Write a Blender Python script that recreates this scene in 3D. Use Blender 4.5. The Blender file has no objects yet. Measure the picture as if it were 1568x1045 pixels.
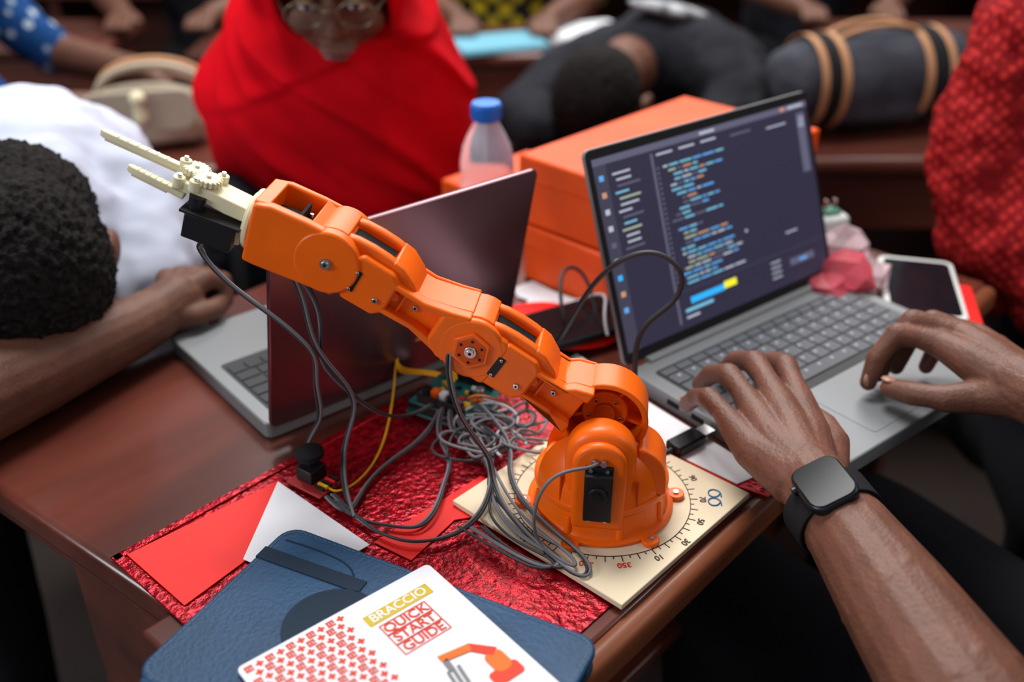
import bpy, bmesh, math, random
from mathutils import Vector, Matrix, Euler
random.seed(7)
R=math.radians
scene=bpy.context.scene
try: scene.view_settings.view_transform='Standard'
except Exception: pass

# ---------------------------------------------------------------- materials
def pmat(name,col,rough=.5,metal=0,var=0,vscale=8,bump=0,bscale=60,coat=0,trans=0,sss=0,emit=0,alpha=1,sheen=0,stretch=None,col2=None,ior=None,spec=.5):
    m=bpy.data.materials.new(name); m.use_nodes=True
    nt=m.node_tree; b=nt.nodes['Principled BSDF']
    c=(*col,1)
    b.inputs['Base Color'].default_value=c
    b.inputs['Roughness'].default_value=rough
    b.inputs['Metallic'].default_value=metal
    b.inputs['Specular IOR Level'].default_value=spec
    b.inputs['Coat Weight'].default_value=coat
    b.inputs['Coat Roughness'].default_value=.15
    b.inputs['Transmission Weight'].default_value=trans
    b.inputs['Sheen Weight'].default_value=sheen
    b.inputs['Alpha'].default_value=alpha
    if ior: b.inputs['IOR'].default_value=ior
    if sss:
        b.inputs['Subsurface Weight'].default_value=sss
        b.inputs['Subsurface Radius'].default_value=(.012,.004,.002)
        b.inputs['Subsurface Scale'].default_value=1
    if emit:
        b.inputs['Emission Color'].default_value=c; b.inputs['Emission Strength'].default_value=emit
    tc=nt.nodes.new('ShaderNodeTexCoord'); mp=nt.nodes.new('ShaderNodeMapping')
    nt.links.new(tc.outputs['Object'],mp.inputs[0])
    if stretch: mp.inputs['Scale'].default_value=stretch
    if var or col2:
        n=nt.nodes.new('ShaderNodeTexNoise'); n.inputs['Scale'].default_value=vscale; n.inputs['Detail'].default_value=6
        nt.links.new(mp.outputs[0],n.inputs[0])
        r=nt.nodes.new('ShaderNodeValToRGB')
        d=col2 if col2 else tuple(x*(1-var) for x in col)
        e=col if col2 else tuple(min(1,x*(1+var)) for x in col)
        r.color_ramp.elements[0].color=(*d,1); r.color_ramp.elements[1].color=(*e,1)
        r.color_ramp.elements[0].position=.35; r.color_ramp.elements[1].position=.65
        nt.links.new(n.outputs['Fac'],r.inputs[0]); nt.links.new(r.outputs[0],b.inputs['Base Color'])
    if bump:
        n2=nt.nodes.new('ShaderNodeTexNoise'); n2.inputs['Scale'].default_value=bscale; n2.inputs['Detail'].default_value=4
        nt.links.new(mp.outputs[0],n2.inputs[0])
        bp=nt.nodes.new('ShaderNodeBump'); bp.inputs['Strength'].default_value=bump; bp.inputs['Distance'].default_value=.002
        nt.links.new(n2.outputs['Fac'],bp.inputs['Height']); nt.links.new(bp.outputs[0],b.inputs['Normal'])
    return m
def pattern_mat(name,c1,c2,scale,rough=.8,rot=45,thr=.5,kind='wave'):
    m=pmat(name,c1,rough,spec=.1); nt=m.node_tree; b=nt.nodes['Principled BSDF']
    tc=[n for n in nt.nodes if n.type=='TEX_COORD'][0]; mp=[n for n in nt.nodes if n.type=='MAPPING'][0]
    mp.inputs['Rotation'].default_value=(R(20),R(rot),R(15))
    v=nt.nodes.new('ShaderNodeTexVoronoi' if kind=='vor' else 'ShaderNodeTexChecker'); v.inputs['Scale'].default_value=scale
    nt.links.new(mp.outputs[0],v.inputs[0])
    mx=nt.nodes.new('ShaderNodeMix'); mx.data_type='RGBA'
    mx.inputs[6].default_value=(*c1,1); mx.inputs[7].default_value=(*c2,1)
    if kind=='vor':
        r=nt.nodes.new('ShaderNodeValToRGB'); r.color_ramp.elements[0].position=thr-.05; r.color_ramp.elements[1].position=thr+.05
        v.feature='F1'; nt.links.new(v.outputs['Distance'],r.inputs[0]); nt.links.new(r.outputs[0],mx.inputs[0])
        v.inputs['Randomness'].default_value=.15
    else: nt.links.new(v.outputs['Fac'],mx.inputs[0])
    nt.links.new(mx.outputs[2],b.inputs['Base Color'])
    return m
ORANGE=pmat('orange_plastic',(.93,.138,.001),.37,var=.05,vscale=30,bump=.04,bscale=300,spec=.36)
ORANGED=pmat('orange_box_card',(.78,.080,.005),.45,var=.12,vscale=14,spec=.35)
CREAM=pmat('cream_nylon',(.76,.70,.47),.5,bump=.05,spec=.35)
BLACKP=pmat('black_plastic',(.010,.010,.012),.42,spec=.3)
BLACKM=pmat('black_matte',(.012,.012,.014),.8,spec=.15)
STEEL=pmat('steel',(.55,.55,.55),.3,metal=1)
WOOD=pmat('polished_dark_wood',(.145,.034,.021),.26,col2=(.048,.012,.008),vscale=9,stretch=(1,.18,1),bump=.14,bscale=40,coat=.35,spec=.4)
WOODR=pmat('worn_brown_wood',(.25,.075,.030),.38,col2=(.09,.026,.014),vscale=9,stretch=(1,.2,1),bump=.15,bscale=40)
BENCHW=pmat('bench_wood',(.125,.032,.019),.36,col2=(.048,.013,.009),vscale=6,stretch=(.3,1,1),coat=.25)
PLY=pmat('plywood',(.78,.66,.46),.55,var=.07,vscale=12,stretch=(1,.15,1),spec=.3)
INK=pmat('dark_ink',(.05,.03,.02),.7)
BLUEINK=pmat('blue_ink',(.03,.16,.4),.6)
GREY=pmat('grey_aluminium',(.22,.23,.24),.45,metal=.25,spec=.4)
LIDD=pmat('dark_aluminium_lid',(.22,.115,.135),.27,metal=.85,bump=.02,bscale=400)
KEY=pmat('key_grey',(.03,.032,.036),.5,spec=.3)
KEYL=pmat('key_light',(.10,.105,.12),.5,spec=.3)
BEZ=pmat('screen_bezel',(.01,.01,.012),.5,spec=.2)
WHITE=pmat('white_paper',(.78,.79,.83),.6,var=.03,spec=.3)
REDP=pmat('bright_red_card',(.82,.014,.010),.5,var=.08,vscale=15,spec=.3)
GLIT=pmat('red_glitter_foil',(.34,.001,.010),.24,metal=.55,var=.45,vscale=160,bump=.8,bscale=190,spec=.5)
NAVY=pmat('blue_leather',(.015,.060,.135),.48,var=.22,vscale=12,bump=.4,bscale=300,spec=.25)
NAVYD=pmat('blue_leather_dark',(.008,.022,.045),.65,spec=.2)
STITCH=pmat('blue_thread',(.05,.12,.2),.7)
GOLD=pmat('gold_print',(.60,.44,.02),.55,spec=.2)
REDPR=pmat('red_print',(.68,.05,.02),.55,spec=.2)
ORPR=pmat('orange_print',(.78,.16,.02),.55,spec=.2)
SKIN=pmat('dark_brown_skin',(.145,.056,.034),.50,var=.14,vscale=40,bump=.38,bscale=330,sss=.12,spec=.36)
SKIN2=pmat('brown_skin',(.132,.054,.033),.55,var=.14,vscale=40,bump=.3,bscale=320,sss=.1,spec=.32)
NAIL=pmat('nail',(.42,.2,.14),.3,spec=.5)
LIP=pmat('lip',(.16,.045,.04),.4)
EYEW=pmat('eye_white',(.65,.62,.58),.3)
HAIR=pmat('black_hair',(.012,.010,.010),.9,var=.6,vscale=180,bump=1,bscale=260,spec=.15)
SHAWL=pmat('red_shawl',(.52,.002,.008),.9,var=.12,vscale=14,bump=.15,bscale=700,spec=.06)
WSHIRT=pmat('white_shirt',(.50,.54,.66),.85,var=.06,vscale=5,bump=.25,bscale=50,spec=.1)
BSHIRT=pmat('black_shirt',(.014,.015,.020),.9,var=.3,vscale=20,bump=.3,bscale=60,spec=.15)
REDSH=pattern_mat('red_patterned_shirt',(.42,.022,.020),(.20,.006,.008),92,kind='vor',thr=.40)
BLUEPAT=pattern_mat('blue_patterned_cloth',(.45,.55,.62),(.010,.055,.19),34,kind='vor',thr=.30)
YELPAT=pattern_mat('yellow_black_cloth',(.60,.44,.02),(.02,.02,.02),20,kind='vor',thr=.42)
DUF=pmat('charcoal_canvas',(.046,.048,.062),.85,var=.2,vscale=20,bump=.2,bscale=200,spec=.12)
TAN=pmat('tan_leather',(.46,.23,.11),.6,spec=.3)
BAGC=pmat('cream_leather',(.40,.34,.25),.5,var=.08)
PET=pmat('clear_plastic',(.82,.88,1.0),.12,trans=.72,ior=1.12)
CAPB=pmat('blue_cap',(.02,.18,.68),.4)
PINKBAG=pmat('pink_plastic_bag',(.75,.12,.16),.25,trans=.45,ior=1.15)
CLEARBAG=pmat('clear_plastic_bag',(.80,.62,.66),.18,trans=.65,ior=1.12)
TEAL=pmat('teal_pcb',(.01,.16,.15),.4)
REDPCB=pmat('red_pcb',(.35,.02,.02),.4)
YEL=pmat('yellow_wire',(.80,.45,.01),.5,spec=.3)
CABD=pmat('dark_cable',(.028,.030,.035),.5,spec=.4)
CABG=pmat('grey_cable',(.15,.15,.165),.5,spec=.4)
CABW=pmat('white_cable',(.42,.42,.45),.5)
LBLUE=pmat('light_blue_cover',(.15,.42,.55),.5)
FLOORM=pmat('dark_floor',(.022,.013,.010),.6,var=.3,vscale=3,bump=.1,bscale=12)
WALLM=pmat('dark_wall',(.05,.038,.034),.8,var=.1)
SCREEN=pmat('screen_dark',(.024,.022,.044),.4,emit=.9,spec=.25)
GLASSW=pmat('watch_glass',(.006,.007,.010),.14,spec=.15)
WCASE=pmat('watch_case',(.035,.04,.05),.35,metal=.8)
DENIM=pmat('dark_trousers',(.010,.010,.013),.9,bump=.3,bscale=60,spec=.15)
BRONZE=pmat('lens_frame',(.20,.16,.10),.3,metal=.8)
ORD=pmat('orange_plastic_dark',(.62,.07,.002),.5,spec=.3)

# ---------------------------------------------------------------- helpers
def group(name,loc=(0,0,0),rot=(0,0,0)):
    e=bpy.data.objects.new(name,None); e.empty_display_size=.05
    e.location=loc; e.rotation_euler=rot; scene.collection.objects.link(e); return e
def fin(name,bm,mat,parent=None,M=None,bevel=0,seg=2,smooth=True,ang=40):
    bmesh.ops.recalc_face_normals(bm,faces=bm.faces)
    me=bpy.data.meshes.new(name); bm.to_mesh(me); bm.free()
    for m in (mat if isinstance(mat,(list,tuple)) else [mat]): me.materials.append(m)
    if smooth:
        for p in me.polygons: p.use_smooth=True
        me.set_sharp_from_angle(angle=R(ang))
    o=bpy.data.objects.new(name,me); scene.collection.objects.link(o)
    if parent: o.parent=parent
    if M is not None: o.matrix_local=M
    if bevel:
        b=o.modifiers.new('bevel','BEVEL'); b.width=bevel; b.segments=seg; b.limit_method='ANGLE'; b.angle_limit=R(35)
    return o
def TM(loc,rot=(0,0,0)): return Matrix.Translation(Vector(loc))@Euler(rot).to_matrix().to_4x4()
def box(parent,name,c,s,mat,rot=(0,0,0),bevel=0,M=None,seg=2):
    bm=bmesh.new(); bmesh.ops.create_cube(bm,size=1)
    bmesh.ops.scale(bm,vec=s,verts=bm.verts)
    m=TM(c,rot)
    if M is not None: m=M@m
    return fin(name,bm,mat,parent,m,bevel,seg)
def addbox(bm,c,s,M=None):
    r=bmesh.ops.create_cube(bm,size=1)['verts']
    for v in r:
        v.co=Vector((v.co.x*s[0]+c[0],v.co.y*s[1]+c[1],v.co.z*s[2]+c[2]))
        if M is not None: v.co=M@v.co
def axisM(p0,p1):
    d=(Vector(p1)-Vector(p0)); q=Vector((0,0,1)).rotation_difference(d.normalized())
    return Matrix.Translation((Vector(p0)+Vector(p1))/2)@q.to_matrix().to_4x4(), d.length
def addcone(bm,p0,p1,r0,r1,seg=20):
    M,l=axisM(p0,p1); bmesh.ops.create_cone(bm,cap_ends=True,segments=seg,radius1=r0,radius2=r1,depth=l,matrix=M)
def cyl(parent,name,p0,p1,r0,mat,r1=None,seg=32,bevel=0,M=None):
    bm=bmesh.new(); addcone(bm,p0,p1,r0,r0 if r1 is None else r1,seg)
    return fin(name,bm,mat,parent,M,bevel)
def tube(parent,name,pts,r,mat,closed=False,res=3):
    cu=bpy.data.curves.new(name,'CURVE'); cu.dimensions='3D'; cu.bevel_depth=r; cu.bevel_resolution=res; cu.resolution_u=10
    sp=cu.splines.new('NURBS'); sp.points.add(len(pts)-1)
    for i,p in enumerate(pts): sp.points[i].co=(*p,1)
    sp.use_endpoint_u=not closed; sp.use_cyclic_u=closed; sp.order_u=4 if len(pts)>3 else len(pts)
    cu.materials.append(mat); cu.use_fill_caps=True
    o=bpy.data.objects.new(name,cu); scene.collection.objects.link(o); o.parent=parent; return o
def lathe(parent,name,prof,mat,seg=48,M=None,bevel=0):
    bm=bmesh.new(); rings=[]
    for r,z in prof:
        rings.append([bm.verts.new((r*math.cos(2*math.pi*i/seg),r*math.sin(2*math.pi*i/seg),z)) for i in range(seg)])
    for a,b in zip(rings,rings[1:]):
        for i in range(seg): bm.faces.new((a[i],a[(i+1)%seg],b[(i+1)%seg],b[i]))
    bm.faces.new(rings[0]); bm.faces.new(rings[-1])
    return fin(name,bm,mat,parent,M,bevel)
def prism(parent,name,pts,h0,h1,mat,M=None,bevel=0,seg=2,mapf=None):
    if mapf is None: mapf=lambda a,b,h:(a,b,h)
    bm=bmesh.new()
    lo=[bm.verts.new(mapf(a,b,h0)) for a,b in pts]; hi=[bm.verts.new(mapf(a,b,h1)) for a,b in pts]
    n=len(pts); bm.faces.new(lo); bm.faces.new(hi[::-1])
    for i in range(n): bm.faces.new((lo[i],lo[(i+1)%n],hi[(i+1)%n],hi[i]))
    return fin(name,bm,mat,parent,M,bevel,seg)
def rrect(w,h,r,n=6,cx=0,cy=0):
    out=[]
    for sx,sy,a0 in ((1,1,0),(-1,1,90),(-1,-1,180),(1,-1,270)):
        for i in range(n+1):
            a=R(a0+90*i/n); out.append((cx+sx*(w/2-r)+r*math.cos(a),cy+sy*(h/2-r)+r*math.sin(a)))
    return out
def text(parent,name,body,M,size,mat,ext=.0002,align='LEFT'):
    cu=bpy.data.curves.new(name,'FONT'); cu.body=body; cu.size=size; cu.extrude=ext; cu.align_x=align; cu.align_y='CENTER'; cu.offset=size*.012
    cu.materials.append(mat); o=bpy.data.objects.new(name,cu); scene.collection.objects.link(o); o.parent=parent; o.matrix_local=M; return o
def blob(parent,name,chains,ells,voxel,mat,smooth=4,M=None,disp=None):
    """one continuous remeshed skin grown from tapered chains and ellipsoids"""
    bm=bmesh.new()
    for ch in chains:
        for i,(p,r) in enumerate(ch):
            bmesh.ops.create_icosphere(bm,subdivisions=2,radius=r*1.02,matrix=Matrix.Translation(Vector(p)))
            if i:
                q,rq=ch[i-1]
                if (Vector(p)-Vector(q)).length>1e-5: addcone(bm,q,p,rq,r,18)
    for e in ells:
        c,rr=e[0],e[1]; rot=e[2] if len(e)>2 else (0,0,0)
        m=TM(c,tuple(R(a) for a in rot))@Matrix.Diagonal((*rr,1))
        bmesh.ops.create_icosphere(bm,subdivisions=3,radius=1,matrix=m)
    o=fin(name,bm,mat,parent,M)
    rm=o.modifiers.new('remesh','REMESH'); rm.mode='VOXEL'; rm.voxel_size=voxel; rm.use_smooth_shade=True
    s=o.modifiers.new('smooth','SMOOTH'); s.factor=.5; s.iterations=smooth
    if disp:
        t=bpy.data.textures.new(name+'_t','CLOUDS'); t.noise_scale=disp[1]
        d=o.modifiers.new('disp','DISPLACE'); d.texture=t; d.strength=disp[0]; d.texture_coords='LOCAL'; d.mid_level=.5
    return o
def crumple(parent,name,c,rr,mat,seed,amp=.25,sub=2):
    rnd=random.Random(seed); bm=bmesh.new()
    bmesh.ops.create_icosphere(bm,subdivisions=sub,radius=1)
    for v in bm.verts:
        k=1-amp*rnd.random(); v.co=Vector((v.co.x*rr[0]*k,v.co.y*rr[1]*k,max(-.9*rr[2],v.co.z*rr[2]*k)))+Vector(c)
    return fin(name,bm,mat,parent,smooth=False)
def drape(parent,name,rings,fold,mat,nu=300,nv=220):
    def cr(a,b,c,d,t): return .5*((2*b)+(-a+c)*t+(2*a-5*b+4*c-d)*t*t+(-a+3*b-3*c+d)*t**3)
    def at(v):
        x=v*(len(rings)-1); i=min(int(x),len(rings)-2); t=x-i
        g=lambda k:rings[max(0,min(len(rings)-1,k))]
        return [cr(g(i-1)[j],g(i)[j],g(i+1)[j],g(i+2)[j],t) for j in range(5)]
    bm=bmesh.new(); L=[]
    for j in range(nv+1):
        v=j/nv; z,cx,cy,rx,ry=at(v); row=[]
        for i in range(nu):
            ph=2*math.pi*i/nu; f=fold(ph,z)
            row.append(bm.verts.new((cx+(rx+f)*math.cos(ph),cy+(ry+f)*math.sin(ph),z+f*.25)))
        L.append(row)
    for a,b in zip(L,L[1:]):
        for i in range(nu): bm.faces.new((a[i],a[(i+1)%nu],b[(i+1)%nu],b[i]))
    bm.faces.new(L[0]); bm.faces.new(L[-1])
    return fin(name,bm,mat,parent,ang=120)

# ---------------------------------------------------------------- room
box(None,'floor',(0,3,-.05),(10,10,.1),FLOORM)
box(None,'wall_back',(0,8.05,1.6),(10,.1,3.3),WALLM)
box(None,'wall_left',(-5.05,3,1.6),(.1,10,3.3),WALLM)
box(None,'wall_right',(5.05,3,1.6),(.1,10,3.3),WALLM)

# ---------------------------------------------------------------- camera
H=1.265
cd=bpy.data.cameras.new('camera'); cd.lens=35; cam=bpy.data.objects.new('camera',cd); scene.collection.objects.link(cam)
cam.location=(0,0,H); cam.rotation_euler=(R(60),0,0); scene.camera=cam
cd.dof.use_dof=True; cd.dof.focus_distance=.74; cd.dof.aperture_fstop=2.8; cd.clip_start=.02

# ---------------------------------------------------------------- main desk
D=group('wooden_desk',(-.2537,.497,0),(0,0,R(-42)))
box(D,'top_right',(.120,.4625,.736),(.240,.935,.028),WOOD,bevel=.004,seg=3)
box(D,'edge_moulding_right',(.2455,.4625,.7345),(.021,.935,.030),WOODR,bevel=.010,seg=4)
prism(D,'top_left',[(-.003,.020),(-.003,.930),(-.381,.930),(-.381,-.018)],.722,.750,WOOD,bevel=.008,seg=3)
prism(D,'rim_left',[(-.010,.030),(-.010,.048),(-.375,.010),(-.375,-.008)],.700,.724,WOOD,bevel=.004)
prism(D,'leg_panel_near',[(-.012,.034),(-.012,.066),(-.165,.050),(-.165,.018)],0,.702,WOOD,bevel=.004)
box(D,'leg_panel_near_right',(.16,.065,.351),(.12,.03,.702),WOOD,bevel=.004)
box(D,'leg_panel_far',(-.06,.87,.351),(.5,.03,.702),WOOD,bevel=.004)
box(D,'apron',(-.1,.45,.64),(.02,.78,.13),WOOD,bevel=.003)
box(D,'shelf',(-.05,.48,.50),(.42,.74,.016),WOOD,bevel=.003)

# ---------------------------------------------------------------- base board
B=group('wooden_base_board',(.0721,.628,.7535),(0,0,R(-42.8)))
box(B,'plate',(0,0,.0025),(.169,.169,.005),PLY,bevel=.0008)
bm=bmesh.new()
for k in range(0,360,5):
    a=R(k); r0=.070; l=.006 if k%10==0 else .003
    M=Matrix.Rotation(a,4,'Z')@Matrix.Translation((r0+l/2,0,.0052)); addbox(bm,(0,0,0),(l,.0006,.0004),M)
n=120
for k in range(n):
    M=Matrix.Rotation(2*math.pi*k/n,4,'Z')@Matrix.Translation((.070,0,.0052)); addbox(bm,(0,0,0),(.0006,.0038,.0004),M)
fin('scale_ticks',bm,INK,B)
for i,(a,s) in enumerate([(-60,'330'),(-40,'350'),(-20,'10'),(0,'30'),(20,'50'),(40,'70'),(-80,'310'),(60,'90'),(-100,'290')]):
    t=R(a); text(B,'scale_number_%d'%i,s,TM((.0798*math.cos(t),.0798*math.sin(t),.0052),(0,0,t-R(90))),.0072,REDPR if i in(0,1) else INK,align='CENTER')
for q,(x,y) in enumerate([(.070,.055),(.064,.064)]):
    tube(B,'blue_scribble_%d'%q,[(x+.0065*math.cos(k*.9)*(1-.04*k),y+.0055*math.sin(k*.9),.0054) for k in range(9)],.0006,BLUEINK)

# ---------------------------------------------------------------- robot arm
RB=group('robot_arm',(.0700,.624,.7585),(0,0,R(172)))
lathe(RB,'base_flange',[(.0560,0),(.0575,.001),(.0575,.0030),(.0550,.0042)],ORANGE,64)
for k in range(6):
    a=R(60*k+12); x,y=.0610*math.cos(a),.0610*math.sin(a)
    cyl(RB,'flange_ear_%d'%k,(x,y,0),(x,y,.0040),.0068,ORANGE,bevel=.0006)
    cyl(RB,'flange_screw_%d'%k,(x,y,.0038),(x,y,.0054),.0022,STEEL,seg=16)
lathe(RB,'base_drum',[(.0545,.0030),(.0522,.0050),(.0512,.008),(.0500,.020),(.0498,.0222)],ORANGE,72)
lathe(RB,'turntable_groove',[(.0480,.022),(.0480,.0245)],ORD,64)
for k in range(8):
    a=R(45*k+20); cyl(RB,'drum_boss_%d'%k,(.0515*math.cos(a),.0515*math.sin(a),.003),(.0502*math.cos(a),.0502*math.sin(a),.0190),.0034,ORANGE,r1=.0022,seg=16,bevel=.0006)
lathe(RB,'turntable_rim',[(.0490,.0240),(.0520,.0246),(.0525,.0260),(.0523,.0290),(.0505,.0302)],ORANGE,72)
def halfdome(sign,cut):
    bm=bmesh.new(); seg=72; rings=[]
    for j in range(17):
        t=j/16*R(88); r=.0505*math.cos(t)**.80; z=.0295+.047*math.sin(t)
        rings.append([bm.verts.new((r*math.cos(2*math.pi*i/seg),r*math.sin(2*math.pi*i/seg),z)) for i in range(seg)])
    for a,b in zip(rings,rings[1:]):
        for i in range(seg): bm.faces.new((a[i],a[(i+1)%seg],b[(i+1)%seg],b[i]))
    bm.faces.new(rings[0]); bm.faces.new(rings[-1])
    g=bm.verts[:]+bm.edges[:]+bm.faces[:]
    r=bmesh.ops.bisect_plane(bm,geom=g,plane_co=(0,sign*cut,0),plane_no=(0,-sign,0),clear_outer=True)
    ed=[e for e in r['geom_cut'] if isinstance(e,bmesh.types.BMEdge)]
    bmesh.ops.contextual_create(bm,geom=ed)
    fin('dome_shell_%s'%('front' if sign>0 else 'back'),bm,ORANGE,RB,bevel=.0012)
halfdome(1,.0150); halfdome(-1,.0215)
lathe(RB,'turntable_plate',[(.046,.029),(.046,.038),(.044,.040)],ORANGE,48)
def tomb(w,h,z0,n=24,taper=1.02):
    p=[(-w/2*taper,z0),(w/2*taper,z0)]
    for i in range(n+1):
        a=math.pi*i/n; p.append((w/2*math.cos(a),h+w/2*math.sin(a)))
    return p
XZ=lambda a,b,h:(a,h,b)
prism(RB,'shoulder_cheek_front',tomb(.052,.0700,.026),.0190,.0450,ORANGE,mapf=XZ,bevel=.0085,seg=7)
prism(RB,'shoulder_cheek_face',tomb(.040,.0690,.012,taper=.98),.0420,.0515,ORANGE,mapf=XZ,bevel=.0040,seg=5)
prism(RB,'shoulder_cheek_back',tomb(.052,.0700,.028),-.043,-.0215,ORANGE,mapf=XZ,bevel=.004,seg=4)
pts=[(-.0262,.030),(-.0500,.030)]
for i in range(15):
    a=R(88*i/14); pts.append((-(.0262+.0230*math.cos(a)),.042+.0285*math.sin(a)))
prism(RB,'shoulder_fin_right',pts,-.010,.0260,ORANGE,mapf=XZ,bevel=.0080,seg=6)
for s in(-1,1):
    box(RB,'cheek_slot_%s'%('left' if s>0 else 'right'),(s*.0285,.0400,.042),(.0016,.004,.024),ORD,bevel=.0006)
def servo(prefix,M,w=.0205,l=.041,fl=.050,par=RB):
    box(par,prefix+'_flange',(0,0,0),(w,.0025,fl),BLACKP,M=M,bevel=.0006)
    box(par,prefix+'_case',(0,.0035,0),(w,.006,l),BLACKP,M=M,bevel=.001)
    cyl(par,prefix+'_boss',(0,.0055,.004),(0,.0085,.004),.0072,BLACKP,M=M,bevel=.0008)
    cyl(par,prefix+'_hub',(0,.008,.004),(0,.0098,.004),.0035,BLACKM,M=M,seg=6)
    for k,(x,z) in enumerate([(-.006,-.0225),(.006,-.0225),(-.006,.0225),(.006,.0225)]):
        cyl(par,prefix+'_screw_%d'%k,(x,.001,z),(x,.0028,z),.0016,STEEL,M=M,seg=12)
servo('shoulder_servo',TM((0,.0525,.0470)))
for k,(x,z) in enumerate([(-.003,.0760),(.004,.0760)]):
    cyl(RB,'cable_clip_screw_%d'%k,(x,.049,z),(x,.0555,z),.0024,STEEL,seg=12)

S=(0,.0830); E=(.0970,.1445)
L1=math.hypot(E[0]-S[0],E[1]-S[1]); A1=math.atan2(E[1]-S[1],E[0]-S[0]); A2=R(31.7)
W=(E[0]+.1187*math.cos(A2),E[1]+.1187*math.sin(A2)); A3=R(19)
def LM(O,phi): return Matrix.Translation((O[0],0,O[1]))@Matrix.Rotation(-phi,4,'Y')
M1=LM(S,A1); M2=LM(E,A2); M3=LM(W,A3)
def lprism(name,pts,y0,y1,M,mat=ORANGE,bevel=.0012,seg=2): return prism(RB,name,pts,y0,y1,mat,M=M,mapf=XZ,bevel=bevel,seg=seg)
def ring(name,M,c,ro,ri,y0,y1,mat=ORANGE,n=48,a0=0,a1=360,bevel=.0008):
    bm=bmesh.new(); V=[]
    full=(a1-a0)>=360
    cnt=n if full else n+1
    for i in range(cnt):
        a=R(a0+(a1-a0)*i/n)
        V.append([bm.verts.new((c[0]+r*math.cos(a),y,c[1]+r*math.sin(a))) for r,y in((ro,y0),(ro,y1),(ri,y1),(ri,y0))])
    for i in range(n):
        a,b=V[i],V[(i+1)%cnt]
        for k in range(4): bm.faces.new((a[k],a[(k+1)%4],b[(k+1)%4],b[k]))
    if not full: bm.faces.new(V[0]); bm.faces.new(V[-1])
    return fin(name,bm,mat,RB,M,bevel)
def screw(name,M,x,y,z,r=.0028):
    cyl(RB,name,(x,y,z),(x,y+.0018,z),r,STEEL,M=M,seg=20,bevel=.0004)
    cyl(RB,name+'_recess',(x,y+.0016,z),(x,y+.0020,z),r*.45,BLACKM,M=M,seg=6)
ring('shoulder_hoop',M1,(0,0),.0325,.0295,-.0205,.0110,bevel=.0010)
ring('shoulder_hoop_lip',M1,(0,0),.0330,.0287,.0088,.0120,bevel=.0010)
cyl(RB,'shoulder_web',(0,-.0205,0),(0,-.0175,0),.0305,ORANGE,M=M1,seg=48)
cyl(RB,'shoulder_inner_disc',(0,-.019,0),(0,-.002,0),.0175,ORANGE,M=M1,seg=40,bevel=.0012)
cyl(RB,'shoulder_inner_hub',(0,-.004,0),(0,.0015,0),.0085,ORD,M=M1,seg=32,bevel=.0008)
for k in range(5):
    a=R(72*k+25); box(RB,'shoulder_spoke_%d'%k,(.0232*math.cos(a),-.011,.0232*math.sin(a)),(.014,.014,.0026),ORANGE,rot=(0,-a,0),M=M1,bevel=.0004)
    screw('shoulder_disc_screw_%d'%k,M1,.0125*math.cos(a),-.002,.0125*math.sin(a),.0014)
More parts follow.
